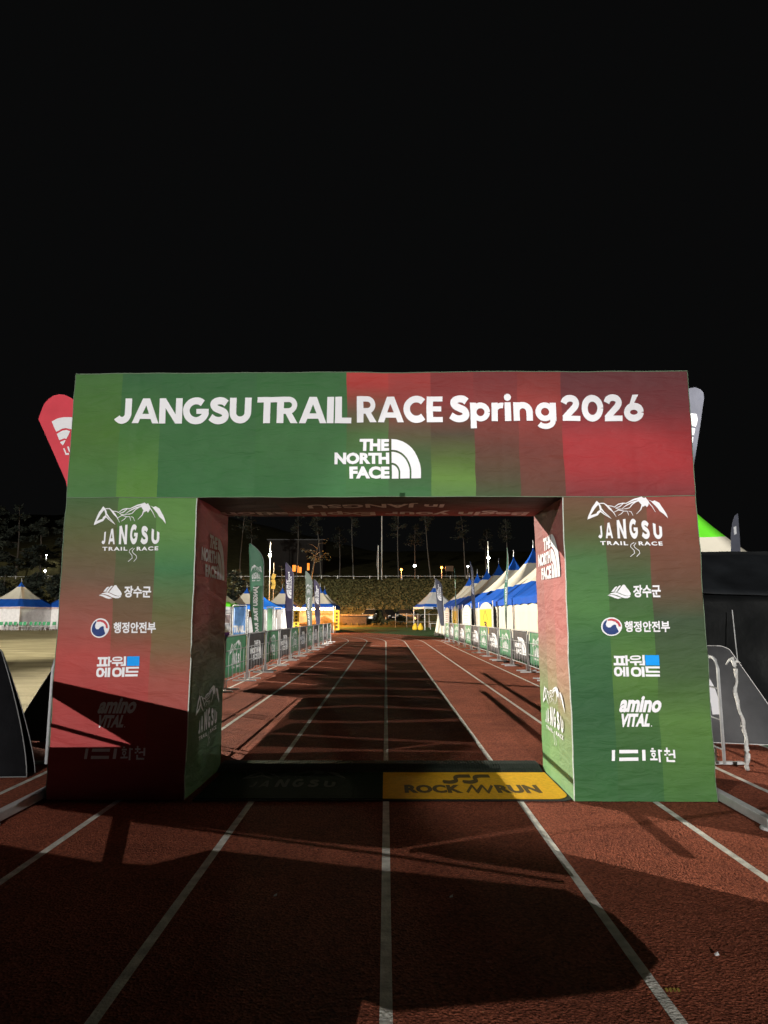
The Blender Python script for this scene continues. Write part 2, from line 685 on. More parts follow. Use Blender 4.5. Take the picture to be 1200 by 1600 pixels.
def mountain_logo(tail=True, words=True):
    """ridge line over arched capitals and a small second line; picture box 120..836 x 40..605"""
    P = [flip([(207, 75), (222, 108), (188, 150), (150, 214), (205, 194), (210, 178), (238, 158), (241, 178), (215, 213), (165, 236), (123, 256), (126, 232), (165, 135)]),
         flip([(207, 75), (232, 98), (246, 128), (250, 148), (238, 172), (228, 130)]),
         flip([(612, 40), (632, 52), (644, 44), (672, 82), (668, 115), (655, 138), (640, 120), (620, 132), (606, 112), (572, 68)]),
         flip([(668, 66), (702, 82), (722, 74), (762, 97), (784, 134), (806, 170), (826, 208), (834, 245), (800, 205), (766, 178), (745, 145), (716, 112), (692, 84)])]
    P += stroke([(245, 150), (272, 183), (305, 215), (335, 247)], [16, 10, 7, 3])
    P += stroke([(238, 170), (270, 200), (330, 243)], [12, 8, 3])
    P += stroke([(232, 98), (272, 98), (298, 118), (330, 150), (358, 190), (378, 228)], [7, 9, 12, 10, 7, 3])
    P += stroke([(285, 110), (318, 150), (352, 182)], [8, 8, 4])
    P += stroke([(300, 120), (340, 124), (362, 132)], 7)
    P += stroke([(360, 136), (400, 106), (440, 97), (470, 98), (500, 84), (545, 64), (590, 54), (615, 46)], [6, 9, 9, 7, 10, 14, 18, 20])
    P += stroke([(372, 142), (410, 130), (445, 100)], [4, 9, 7])
    P += stroke([(430, 148), (470, 118), (520, 92), (575, 76), (610, 70)], [3, 9, 12, 14, 10])
    P += stroke([(462, 152), (500, 140), (525, 108), (560, 84)], [3, 7, 9, 8])
    P += stroke([(372, 142), (395, 152), (440, 152), (500, 140)], [4, 6, 5, 3])
    P += stroke([(612, 118), (600, 158), (580, 180), (558, 202)], [14, 9, 6, 3])
    P += stroke([(668, 90), (700, 132), (728, 186)], [8, 6, 3])
    P += stroke([(355, 185), (400, 160), (450, 172), (478, 172), (490, 214)], [4, 8, 6, 6, 3])
    P += stroke([(490, 172), (512, 178), (528, 216)], [5, 6, 3])
    P += stroke([(395, 215), (425, 196), (445, 172)], [3, 7, 5])

    top = lambda x: 246 + 78 * (abs(x - 500) / 270) ** 1.9
    for ch, x0, x1 in (('J', 210, 248), ('A', 276, 340), ('N', 380, 458), ('G', 488, 562), ('S', 592, 664), ('U', 698, 774)):
        for q in fit(glyph(ch)[0], x0, 0, x1, 1):
            P.append([Vector((p.x, -437 + p.y * (437 - top(p.x)))) for p in q])
    if words:
        P += fit(text_polys('TRAIL', 0.035, space=1.25), 222, -498, 466, -462)
        P += fit(text_polys('RACE', 0.035, space=1.25), 558, -498, 768, -460)
    if tail:
        P += stroke([(520, 470), (490, 490), (484, 512), (512, 545), (515, 572), (476, 605)], 5)
        P += stroke([(536, 474), (514, 500), (522, 520), (555, 548), (560, 572), (530, 605)], 5)
    return P


def decal(polys, fn, name, m, parent):
    """flat print: polygon union in (u, v) mapped by fn to the parent's space"""
    v, f = union(polys)
    mb = MB()
    mb.add([fn(p.x, p.y) for p in v], f)
    return mb.build(name, m, parent)


# ------------------------------------------------------------------ common materials
M_WHITE_PRINT = fabric_mat('white_print', None, (0.78, 0.78, 0.82))
M_PRINT = fabric_mat('printed_fabric', 'print', bump=0.42)
M_STEEL = mat('galvanised_steel', (0.55, 0.56, 0.57), 0.38, 0.12, 8, 0.1, 60, 0.7, 0.5)
M_BARRIER = mat('dull_zinc_tube', (0.40, 0.41, 0.42), 0.5, 0.15, 9, 0.15, 40)
M_WHITE_STEEL = mat('white_painted_steel', (0.72, 0.73, 0.74), 0.4, 0.08, 6, 0.1, 30)
M_GALV = mat('pale_galvanised_tube', (0.5, 0.5, 0.5), 0.45, 0.12, 9, 0.1, 40, 0.15, 0.5)
M_BLACK_CLOTH = mat('black_cloth', (0.006, 0.006, 0.007), 0.85, 0.2, 4, 0.4, 14, spec=0.06)
M_DARK_CLOTH = mat('charcoal_cloth', (0.055, 0.052, 0.055), 0.7, 0.15, 5, 0.3, 16)
M_TENT_WHITE = mat('white_tent_vinyl', (0.63, 0.585, 0.48), 0.75, 0.06, 1.5, 0.25, 5, spec=.08)
M_TENT_BLUE = mat('blue_tent_vinyl', (0.012, 0.085, 0.42), 0.75, 0.12, 1.5, 0.25, 5, spec=.08)
M_TENT_GREEN = mat('green_tent_vinyl', (0.13, 0.66, 0.03), 0.75, 0.1, 1.5, 0.25, 5, spec=.08)
M_GREEN_BANNER = mat('green_banner_cloth', (0.055, 0.20, 0.10), 0.6, 0.12, 4, 0.3, 9)
M_SAGE_FLAG = mat('sage_green_flag_cloth', (0.075, 0.19, 0.12), 0.6, 0.12, 3, 0.3, 7)
M_GREY_FLAG = mat('grey_green_flag_cloth', (0.16, 0.2, 0.17), 0.6, 0.12, 3, 0.3, 7)
M_PURPLE_FLAG = mat('dark_purple_flag_cloth', (0.05, 0.04, 0.085), 0.6, 0.12, 3, 0.3, 7)
M_NAVY_FLAG = mat('slate_flag_cloth', (0.09, 0.095, 0.13), 0.55, 0.12, 3, 0.3, 7)
M_RED_FLAG = mat('red_flag_cloth', (0.62, 0.05, 0.075), 0.6, 0.08, 3, 0.3, 7)
M_YELLOW = mat('yellow_banner_cloth', (0.72, 0.45, 0.03), 0.6, 0.06, 3, 0.2, 9)
M_POLE = mat('grey_pole', (0.25, 0.25, 0.26), 0.5, 0.1, 5)
M_DARK = mat('dark_metal', (0.03, 0.03, 0.032), 0.5, 0.1, 5)

# ------------------------------------------------------------------ invented floodlights (outside the frame) and the real lamps of the picture
FL_N = [0]


def floodlight(cfg, label, more=()):
    loc, aim, half, blend, watts, col, rad = cfg
    root = thing('invented_flood_mast', label, 'floodlight', (loc[0], loc[1], 0), 0, 'invented floodlights')
    mb = MB()
    mb.tube([(0, 0, 0), (0, 0, loc[2] - .7)], [0.16, 0.09], 10)
    mb.build('mast', M_STEEL, root, True)
    d = (Vector(aim) - Vector(loc)).normalized()
    q = d.to_track_quat('-Z', 'Y')
    fr = MB()
    rot = q.to_matrix()
    back = -d * 0.22
    fr.box(Vector((0, 0, loc[2])) + back, (1.5, 1.0, 0.12), rot)
    fr.build('lamp_frame', M_DARK, root)
    gl = MB()
    for i in (-1, 0, 1):
        for j in (-1, 1):
            gl.box(Vector((0, 0, loc[2])) + back + rot @ Vector((i * .46, j * .24, -0.08)), (.36, .36, .05), rot)
    gl.build('lamp_glass', emit('invented_flood_glass', (1, .96, .88), 3), root)
    for aim_, half_, blend_, watts_ in [(aim, half, blend, watts)] + list(more):
        ld = bpy.data.lights.new('invented_flood_lamp', 'SPOT')
        ld.energy = watts_
        ld.color = col
        ld.spot_size = R(2 * half_)
        ld.spot_blend = blend_
        ld.shadow_soft_size = rad
        lo = bpy.data.objects.new('invented_flood_lamp', ld)
        COL.objects.link(lo)
        lo.location = (0, 0, loc[2])
        lo.rotation_euler = (Vector(aim_) - Vector(loc)).to_track_quat('-Z', 'Y').to_euler()
        lo.parent = root
    return root


floodlight(FLOOD_KEY, 'floodlight on an invented ten metre mast down the track behind the photographer')
ahead = floodlight(FLOOD_AHEAD, 'invented tall floodlight mast on the left across the field beyond the arch')
# invented plate that keeps its beam off the grass below it
d = Vector((9.0 + 45, 27 - 45, 0)).normalized()
b = MB()
q = Matrix.Rotation(math.atan2(d.y, d.x), 3, 'Z')
zt = 20 - 1.5 * math.tan(R(26.0))
b.box(d * 1.5 + Vector((0, 0, zt - .7)), (.03, 2.6, 1.4), q)
b.build('added_visor', M_DARK, ahead)
b = MB()
b.bar(Vector((0, 0, zt - .9)), d * 1.49 + Vector((0, 0, zt - .9)), .06)
b.build('added_visor_arm', M_DARK, ahead)
floodlight(FLOOD_SIDE, 'invented tall floodlight mast on the grass behind and left of the photographer', [((10.6, 26, 5.2), 3.4, .2, 200e3)])  # second head added to brighten the green tent
floodlight(FLOOD_LOW, 'invented short floodlight mast on the green surround right of the photographer', FLOOD_LOW_MORE)
floodlight(FLOOD_FIELD, 'invented far floodlight mast that lights the dry grass field from behind', [((-20, 36, 0), 9, .5, 600e3)])  # second head added to brighten the grass field

# ------------------------------------------------------------------ ground, track, field, bank
BY, BX = 44.0, -41.4      # start of the bend and its centre


def bank_z(x, y):
    prof = [(-400, 0), (101, 0), (105, 0.5), (108, 2.7), (111, 3.0), (126, 8.2), (150, 8.5), (175, 13), (260, 26)]
    z = 0
    for (a, za), (b, zb) in zip(prof, prof[1:]):
        if a <= y <= b:
            z = za + (zb - za) * (y - a) / (b - a)
    if y > 260:
        z = 26
    if y > 150:
        z *= 1 + 0.55 * max(0, min(1, (-x - 5) / 60))
    if y > 104:
        z += 0.35 * noise.noise(Vector((x * .12, y * .12, 0))) * min(1, (y - 104) / 5) * (0.4 if y < 128 else 1)
    return z


mb = MB()
xs = [-900, -400, -200] + [-160 + 4 * i for i in range(81)] + [200, 400, 900]
ys = [-300, -60, 0, 60, 100] + [101 + 1.25 * i for i in range(42)] + [160 + 10 * i for i in range(11)] + [400, 900]
vs = [(x, y, bank_z(x, y) - (0.012 if y < 101 else 0)) for y in ys for x in xs]
nx = len(xs)
fs, mis = [], []
mb.v = vs
for j in range(len(ys) - 1):
    for i in range(nx - 1):
        mb.f.append((j * nx + i, j * nx + i + 1, (j + 1) * nx + i + 1, (j + 1) * nx + i))
        yy = (ys[j] + ys[j + 1]) / 2
        mb.mi.append(1 if yy > 101.5 else 0)
M_ASPHALT = ground_noise_mat('dark_asphalt', (0.02, 0.02, 0.02), (0.03, 0.03, 0.03), (0.045, 0.043, 0.04), 2.0)
M_BANK = ground_noise_mat('rough_grass_bank', (0.042, 0.04, 0.016), (0.078, 0.07, 0.028), (0.12, 0.104, 0.046), 0.55, (1, 1, 1.6), 1.0, 2.5)
structure(mb.build('ground', [M_ASPHALT, M_BANK], None, True))


def sheet(name, polys, z, m):
    b = MB()
    for p in polys:
        b.add([(x, y, z) for x, y in p], [tuple(range(len(p)))])
    return structure(b.build(name, m))


def annulus(r0, r1, a0, a1, n):
    out = []
    for k in range(n):
        t, t2 = R(a0 + (a1 - a0) * k / n), R(a0 + (a1 - a0) * (k + 1) / n)
        out.append([(BX + r * math.cos(a), BY + r * math.sin(a)) for r, a in ((r0, t), (r1, t), (r1, t2), (r0, t2))])
    return out


def stadium(r0, r1, n=96, y0=-60):
    P = [[(BX + r0, y0), (BX + r1, y0), (BX + r1, BY), (BX + r0, BY)]]
    return P + annulus(r0, r1, 0, 180, n)


M_TRACK = track_mat()
R_IN, R_OUT = 36.52, 46.28
surround = stadium(R_OUT, R_OUT + 7.5) + [[(BX + R_OUT + 7.5, -60), (40, -60), (40, 66), (BX + R_OUT + 7.5, 66)],
                                          [(-60, BY + R_OUT + 4), (25, BY + R_OUT + 4), (30, 102), (-100, 102)],
                                          [(-2, 66), (40, 66), (25, BY + R_OUT + 4), (-16, BY + R_OUT + 4)]]
M_TURF = ground_noise_mat('green_artificial_turf', (0.02, 0.07, 0.028), (0.028, 0.10, 0.038), (0.04, 0.13, 0.05), 3, bump=0.4, bscale=60)
sheet('green_surround', surround[:97], -0.004, M_TURF)
sheet('green_apron', surround[97:], -0.008, M_TURF)
sheet('running_track', stadium(R_IN, R_OUT), 0.0, M_TRACK)
M_FIELD = ground_noise_mat('dry_field_grass', (0.25, 0.21, 0.11), (0.41, 0.345, 0.19), (0.53, 0.45, 0.27), 0.9, (0.35, 1.4, 1), 1.0, 9)
sheet('grass_field', [[(BX, -60), (BX + R_IN, -60), (BX + R_IN, BY), (BX, BY)], [(BX - 60, -60), (BX, -60), (BX, BY), (BX - 60, BY)]]
      + annulus(0.01, R_IN, 0, 180, 72), -0.004, M_FIELD)

# lane lines
M_LINE = mat('white_line_paint', (0.55, 0.53, 0.48), 0.7, 0.35, 9, 0.6, 60)
mb = MB()
for i in range(9):
    r = R_IN + 1.22 * i if i else R_IN + 0.03
    hw = 0.028
    for k in range(50):
        y0, y1 = -60 + 104 * k / 50, -60 + 104 * (k + 1) / 50
        mb.quad((BX + r - hw, y0, .004), (BX + r + hw, y0, .004), (BX + r + hw, y1, .004), (BX + r - hw, y1, .004))
    for p in annulus(r - hw, r + hw, 0, 180, 90):
        mb.add([(x, y, .004) for x, y in p], [(0, 1, 2, 3)])
for i in range(1, 9):   # small curved relay marks far down the straight
    for yy in (39.0,):
        mb.box((BX + R_IN + 1.22 * i - .61, yy, .006), (0.5, 0.05, 0.003))
structure(mb.build('lane_lines', M_LINE))

# tufts on the bank
mb = MB()
for k in range(26000):
    x, y = rnd.uniform(-75, 45), rnd.uniform(103, 127)
    z = bank_z(x, y)
    h, a = rnd.uniform(.10, .34), rnd.uniform(0, math.pi)
    dx, dy = math.cos(a) * h * .7, math.sin(a) * h * .7
    mb.add([(x - dx * .3, y - dy * .3, z - .05), (x + dx * .3, y + dy * .3, z - .05), (x + dx + rnd.uniform(-.2, .2), y + dy, z + h), (x - dx + rnd.uniform(-.2, .2), y - dy, z + h * .8)],
           [(0, 1, 2, 3)], mi=rnd.choice((0, 0, 1, 2)))
tag(mb.build('bank_grass', [mat('olive_grass', (0.07, 0.065, 0.024), .9, .2), mat('straw_grass', (0.088, 0.078, 0.033), .9, .2), mat('dark_grass', (0.056, 0.053, 0.021), .9, .2)]),
    'rough uncut grass on the slope beyond the track', 'grass', kind='stuff')
# =================================================================== THE ARCH
AW, AD, LEGZ, TOPZ = 3.05, 1.30, 2.81, 4.07
LL, RL = -1.775, 1.765       # inner faces of the legs (arch space)
AX, AY = -0.06, 6.5          # arch origin = middle of the front foot
AROT = R(-0.5)
arch = thing('race_arch', 'fabric start arch printed in green and red with white lettering, spanning the track', 'arch', (AX, AY, 0), AROT)


def wob(p):
    """creases and slack of the fabric, continuous in space"""
    p = Vector(p)
    q = Vector((p.x * 1.1, p.y * 1.1, p.z * 2.3))
    d = noise.noise_vector(q) * 0.008 + noise.noise_vector(q * 2.7 + Vector((5, 1, 2))) * 0.006
    # diagonal pulls close to the ground
    g = max(0, 1 - p.z / 0.5)
    d += Vector((0, 1, 0)) * 0.016 * g * noise.noise(Vector((p.x * 5 + p.z * 6, p.y * 5, p.z * 2)))
    # creases from having been folded
    for zc in (0.47, 0.92, 1.42, 1.9, 2.36, 3.22, 3.66):
        d += Vector((0, 1, 0)) * 0.005 * math.exp(-((p.z - zc - 0.012 * noise.noise(Vector((p.x * 2, p.y * 2, zc)))) / 0.03) ** 2)
    for xc in (-1.23, 0.02, 1.2, -2.4, 2.5):
        if p.z > LEGZ:
            d += Vector((0, 1, 0)) * 0.004 * math.exp(-((p.x - xc) / 0.03) ** 2)
    if p.z < 0.02:
        d.z = 0
    return p + d


def lerp3(a, b, t):
    return tuple(a[i] + (b[i] - a[i]) * t for i in range(3))


def ramp(stops, t):
    t = max(0, min(1, t))
    for (a, ca), (b, cb) in zip(stops, stops[1:]):
        if t <= b:
            return lerp3(ca, cb, (t - a) / max(1e-6, b - a))
    return stops[-1][1]


def print_face(mb, o, u, v, W, H, strips, step=0.03):
    """rectangular face at o spanned by u (width W) and v (height H); strips = [(u0, u1, [(v, srgb)...])] in 0..1, v from the top down"""
    o, u, v = Vector(o), Vector(u), Vector(v)
    us = []
    for a, b, st in strips:
        n = max(1, int((b - a) * W / step))
        for k in range(n):
            us.append((a + (b - a) * k / n, st))
    us.append((strips[-1][1], None))
    nv = max(1, int(H / step))
    nu = len(us)
    vs = [wob(o + u * (W * us[i][0]) + v * (H * (1 - j / nv))) for j in range(nv + 1) for i in range(nu)]
    fs, cs = [], []
    for j in range(nv):
        for i in range(nu - 1):
            st = us[i][1]
            c0, c1 = ramp(st, j / nv), ramp(st, (j + 1) / nv)
            fs.append((j * nu + i, (j + 1) * nu + i, (j + 1) * nu + i + 1, j * nu + i + 1))
            cs.append([c0, c1, c1, c0])
    mb.add(vs, fs, cs)


def C(*a):
    """stops: v, r, g, b, v, r, g, b ..."""
    out = []
    for i in range(0, len(a), 4):
        r, g, b_ = srgb(*a[i + 1:i + 4])
        if g > r and g > b_:          # the ink is a warm leaf green
            r, b_ = r * 1.10, b_ * 0.80
        out.append((a[i], (r, g, b_)))
    return out


X0, XW = 115.0, 953.0
px2u = lambda p: (p - X0) / XW
BEAM = [(0.0, px2u(190), C(0, 60, 104, 58, .5, 66, 108, 52, 1, 66, 112, 70)),
        (px2u(190), px2u(252), C(0, 45, 92, 62, .5, 60, 108, 60, 1, 82, 130, 62)),
        (px2u(252), px2u(400), C(0, 45, 94, 60, .6, 52, 102, 64, 1, 50, 104, 66)),
        (px2u(400), px2u(540), C(0, 46, 96, 58, .6, 54, 104, 64, 1, 46, 100, 62)),
        (px2u(540), px2u(605), C(0, 172, 54, 50, .12, 160, 54, 50, .33, 92, 78, 56, .5, 62, 96, 56, .8, 54, 104, 60, 1, 46, 98, 60)),
        (px2u(605), px2u(670), C(0, 158, 54, 52, .22, 140, 56, 52, .45, 84, 66, 48, .65, 56, 80, 48, 1, 46, 96, 60)),
        (px2u(670), px2u(737), C(0, 128, 46, 46, .25, 120, 42, 42, .5, 68, 56, 40, .72, 70, 96, 46, .85, 84, 122, 58, 1, 74, 114, 66)),
        (px2u(737), px2u(805), C(0, 118, 44, 46, .3, 120, 46, 44, .6, 90, 50, 40, .85, 72, 62, 42, 1, 54, 74, 48)),
        (px2u(805), px2u(872), C(0, 120, 46, 44, .25, 140, 52, 48, .6, 106, 48, 42, 1, 84, 56, 42)),
        (px2u(872), 1.0, C(0, 92, 44, 48, .3, 108, 44, 48, .55, 150, 44, 48, .75, 150, 42, 46, 1, 112, 44, 46))]
DGB = C(0, 30, 40, 30, .6, 66, 44, 36, 1, 92, 42, 38)
LEFT = [(0.0, .40, C(0, 62, 94, 62, .14, 84, 90, 64, .28, 104, 84, 66, .42, 142, 80, 70, .54, 166, 70, 66, .8, 156, 60, 60, 1, 150, 62, 64)),
        (.40, .70, C(0, 78, 124, 66, .15, 66, 96, 62, .28, 88, 84, 60, .45, 112, 82, 62, .56, 158, 70, 64, .8, 158, 60, 60, 1, 150, 60, 62)),
        (.70, 1.0, C(0, 80, 128, 70, .12, 84, 130, 74, .25, 58, 112, 78, .4, 92, 96, 66, .52, 116, 90, 64, .62, 150, 76, 66, .8, 150, 62, 60, 1, 146, 58, 58))]
RIGHT = [(0.0, .31, C(0, 98, 66, 48, .12, 74, 76, 50, .22, 62, 104, 66, .38, 66, 114, 66, .5, 48, 94, 60, .7, 40, 84, 56, 1, 46, 92, 56)),
         (.31, .63, C(0, 112, 68, 54, .15, 88, 72, 50, .28, 56, 84, 56, .45, 58, 100, 56, .6, 72, 112, 56, .78, 52, 92, 52, 1, 44, 88, 54)),
         (.63, 1.0, C(0, 138, 62, 56, .12, 112, 64, 50, .3, 92, 64, 48, .42, 52, 72, 56, .6, 56, 84, 54, .75, 72, 112, 58, 1, 56, 98, 54))]
INNER_R = [(0.0, .3, C(0, 150, 88, 86, .45, 160, 96, 92, .6, 130, 118, 88, .75, 92, 140, 84, 1, 98, 150, 100)),
           (.3, .62, C(0, 158, 84, 82, .4, 168, 96, 92, .62, 148, 124, 96, .8, 108, 146, 96, 1, 104, 152, 108)),
           (.62, 1.0, C(0, 168, 88, 86, .45, 176, 100, 96, .65, 156, 124, 100, .82, 112, 142, 102, 1, 104, 150, 114))]
INNER_L = [(0.0, .45, C(0, 168, 72, 70, .4, 168, 74, 70, .52, 110, 92, 68, .65, 72, 92, 62, 1, 62, 110, 74)),
           (.45, 1.0, C(0, 176, 70, 68, .38, 172, 74, 70, .5, 112, 92, 66, .66, 62, 88, 58, 1, 58, 104, 68))]
SIDE = [(0, 1, C(0, 120, 60, 54, .4, 90, 74, 54, .7, 60, 100, 60, 1, 52, 96, 60))]
BACK = [(0, .5, C(0, 60, 100, 60, 1, 60, 100, 60)), (.5, 1, C(0, 120, 50, 50, 1, 120, 50, 50))]
TOPF = [(0, .45, C(0, 60, 100, 60, 1, 60, 100, 60)), (.45, 1, C(0, 120, 50, 50, 1, 120, 50, 50))]

UX, UY, UZ = Vector((1, 0, 0)), Vector((0, 1, 0)), Vector((0, 0, 1))
mb = MB()
print_face(mb, (-AW, 0, LEGZ), UX, UZ, 2 * AW, TOPZ - LEGZ, BEAM)
print_face(mb, (AW, AD, LEGZ), -UX, UZ, 2 * AW, TOPZ - LEGZ, BACK, .15)
print_face(mb, (AW, 0, LEGZ), UY, UZ, AD, TOPZ - LEGZ, SIDE, .1)
print_face(mb, (-AW, AD, LEGZ), -UY, UZ, AD, TOPZ - LEGZ, [(0, 1, C(0, 60, 100, 60, 1, 60, 108, 62))], .1)
print_face(mb, (-AW, 0, TOPZ), UX, UY, 2 * AW, AD, TOPF, .1)
# underside: v runs from the back edge (top of the list) to the front edge
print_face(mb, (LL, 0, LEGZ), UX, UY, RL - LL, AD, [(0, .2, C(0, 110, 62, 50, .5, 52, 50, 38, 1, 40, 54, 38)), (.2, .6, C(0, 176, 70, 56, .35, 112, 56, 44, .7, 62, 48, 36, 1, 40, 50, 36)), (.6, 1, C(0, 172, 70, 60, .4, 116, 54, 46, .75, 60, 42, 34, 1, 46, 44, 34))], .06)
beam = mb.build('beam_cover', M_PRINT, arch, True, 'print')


def leg_cover(x0, x1, front, inner, is_left):
    mb = MB()
    W = x1 - x0
    print_face(mb, (x0, 0, 0.01), UX, UZ, W, LEGZ - .01, front)
    print_face(mb, (x1, AD, 0.01), -UX, UZ, W, LEGZ - .01, BACK, .12)
    if is_left:
        print_face(mb, (x1, 0, 0.01), UY, UZ, AD, LEGZ - .01, inner)
        print_face(mb, (x0, AD, 0.01), -UY, UZ, AD, LEGZ - .01, SIDE, .12)
    else:
        print_face(mb, (x0, AD, 0.01), -UY, UZ, AD, LEGZ - .01, inner)
        print_face(mb, (x1, 0, 0.01), UY, UZ, AD, LEGZ - .01, SIDE, .12)
    return mb.build('leg_cover', M_PRINT, arch, True, 'print')


leg_l = leg_cover(-AW, LL, LEFT, INNER_L, True)
leg_r = leg_cover(RL, AW, RIGHT, INNER_R, False)

# piping along the seams
M_PIPE = fabric_mat('pale_seam_piping', None, (0.55, 0.6, 0.54))
M_PIPE_D = fabric_mat('dull_seam_piping', None, (0.14, 0.2, 0.13))
for x in (LL, RL):
    mb = MB()
    mb.tube([wob((x, 0, .012 + (LEGZ - .02) * k / 40)) + Vector((0, -.003, 0)) for k in range(41)], 0.0055, 6)
    mb.build('seam_piping', M_PIPE, arch, True)
mb = MB()
for x in (-AW, AW):
    mb.tube([wob((x, 0, .012 + (TOPZ - .02) * k / 60)) + Vector((0, -.002, 0)) for k in range(61)], 0.0035, 6)
mb.tube([wob((-AW + 2 * AW * k / 80, 0, LEGZ)) + Vector((0, -.003, 0)) for k in range(81)], 0.004, 6)
mb.tube([wob((-AW + 2 * AW * k / 80, 0, TOPZ)) for k in range(81)], 0.005, 6)
mb.build('edge_piping', M_PIPE_D, arch, True)

# base feet of the inner frame
for sx, x in ((-1, -AW - .05), (1, AW + .05)):
    mb = MB()
    mb.bevbox((x, -.22, .055), (.075, 1.15, .075), .008)
    mb.bevbox((x, -.80, .05), (.082, .06, .09), .01)
    mb.lathe((x, -.77, 0.001), [(.0, .022), (.06, .022), (.07, .016), (.07, 0)], 14)
    ft = fix_normals(mb.build('base_foot', M_GALV, arch))


def front_map(bb, polys):
    """map polys so that their bounding box covers the picture box bb = (px0, py0, px1, py1) on the arch's front face"""
    a, b, c, d = bbox(polys)
    P0 = yp(bb[0], bb[3], AY) - Vector((AX, 0, 0))
    P1 = yp(bb[2], bb[1], AY) - Vector((AX, 0, 0))

    def fn(u, v):
        x = P0.x + (u - a) / (c - a) * (P1.x - P0.x)
        z = P0.z + (v - b) / (d - b) * (P1.z - P0.z)
        p = wob((x, 0, z))
        return p + Vector((0, -.009, 0))
    return fn


def front(bb, polys, name, m, parent, lift=0.0):
    f = front_map(bb, polys)
    return decal(polys, (lambda u, v: f(u, v) + Vector((0, -lift, 0))), name, m, parent)


title = []
for body, x0, x1, y0, y1 in (('JANGSU', 177, 391, 620, 662), ('TRAIL', 400, 547, 620, 661), ('RACE', 556, 690, 619, 661), ('Spring', 700, 867, 616, 672), ('2026', 875, 1002, 617, 660)):
    title += fit(word(body), x0, -y1, x1, -y0)
front((177, 616, 1002, 672), title, 'title_lettering', M_WHITE_PRINT, beam)
DOME = dome_logo()
front((523, 685, 657, 748), DOME, 'dome_emblem', M_WHITE_PRINT, beam)
MTN = mountain_logo()
# underside text
und = []
for p in fit(text_polys('Begin your Exploration', 0.03), 0, 0, 3.42, .34):
    und.append([Vector((1.64 - q[0], .84 + q[1])) for q in p])
for p in fit(text_polys('in JANGSU', 0.03), 0, 0, 1.42, .30):
    und.append([Vector((.66 - q[0], .33 + q[1])) for q in p])
decal(und, lambda u, v: wob((u, v, LEGZ)) + Vector((0, 0, -.009)), 'slogan_lettering', fabric_mat('pinkish_white_print', None, (0.85, 0.78, 0.76)), beam)

# emblems of the legs -------------------------------------------------
HILLS = [flip([(300, 300), (340, 275), (400, 262), (425, 272), (470, 292), (520, 312), (560, 318), (592, 312), (588, 328), (560, 342), (520, 344), (470, 328), (420, 303), (370, 290), (330, 290)]),
         flip([(288, 303), (345, 296), (390, 306), (430, 322), (475, 340), (430, 350), (390, 340), (340, 318)]),
         flip([(342, 258), (385, 205), (408, 190), (424, 194), (398, 225), (380, 256)]),
         flip([(384, 258), (435, 192), (455, 178), (474, 182), (440, 218), (414, 258)]),
         flip([(422, 264), (480, 190), (500, 170), (522, 172), (545, 205), (575, 240), (600, 280), (598, 304), (575, 314), (540, 310), (490, 293), (450, 274)])]


def county():
    return [[(x, y) for x, y in p] for p in HILLS] + fit(text_polys('장수군', 0.035), 632, -335, 997, -180)


def drink_logo():
    g = rects([(265, 95, 405, 125), (290, 95, 320, 205), (350, 95, 385, 205), (258, 190, 405, 222), (408, 90, 437, 222), (437, 140, 462, 165),
               (465, 165, 615, 190), (520, 190, 550, 222), (585, 198, 640, 220), (625, 90, 655, 222),
               (355, 290, 375, 315), (372, 240, 400, 370), (410, 240, 445, 370), (605, 240, 640, 370),
               (655, 235, 835, 260), (655, 235, 690, 315), (655, 290, 830, 315), (650, 335, 825, 365)])
    return g + ring(468, 92, 608, 152, 20) + ring(255, 240, 362, 370, 32) + ring(470, 240, 602, 370, 32)


def hwa_logo():
    g = rects([(595, 1340, 665, 1362), (612, 1312, 640, 1332), (624, 1418, 645, 1445), (585, 1440, 680, 1462), (695, 1330, 720, 1485), (720, 1335, 745, 1357),
               (800, 1305, 820, 1340), (775, 1335, 850, 1358), (800, 1355, 820, 1385), (772, 1382, 798, 1402), (826, 1382, 852, 1402), (848, 1376, 893, 1396), (890, 1330, 915, 1432),
               (795, 1420, 820, 1478), (795, 1456, 905, 1480)])
    g += [flip([(104, 1335), (144, 1335), (136, 1465), (96, 1465)]), flip([(197, 1335), (440, 1335), (438, 1375), (194, 1375)]),
          flip([(192, 1425), (436, 1425), (434, 1465), (189, 1465)]), flip([(492, 1335), (534, 1335), (526, 1465), (484, 1465)])]
    return g + ring(604, 1368, 660, 1420, 16)


def amino():
    return fit(text_polys('amino', 0.045, space=1.0), 275, -848, 790, -640, .26) + fit(text_polys('VITAL', 0.055, space=1.05), 265, -1035, 640, -865, .24) + \
        [[(648 + 8 * math.cos(k), -1025 + 8 * math.sin(k)) for k in (0, 1, 2, 3, 4, 5)]]


def circle(cx, cy, r, n=28):
    return [(cx + r * math.cos(2 * math.pi * k / n), cy + r * math.sin(2 * math.pi * k / n)) for k in range(n)]


def half_arc(cx, cy, r, a0, a1, n=14):
    return [(cx + r * math.cos(R(a0 + (a1 - a0) * k / n)), cy + r * math.sin(R(a0 + (a1 - a0) * k / n))) for k in range(n + 1)]


M_BLUE = fabric_mat('navy_print', None, (0.02, 0.045, 0.17))
M_REDP = fabric_mat('coral_red_print', None, (0.5, 0.06, 0.08))
M_SKY = fabric_mat('sky_blue_print', None, (0.0, 0.3, 0.85))


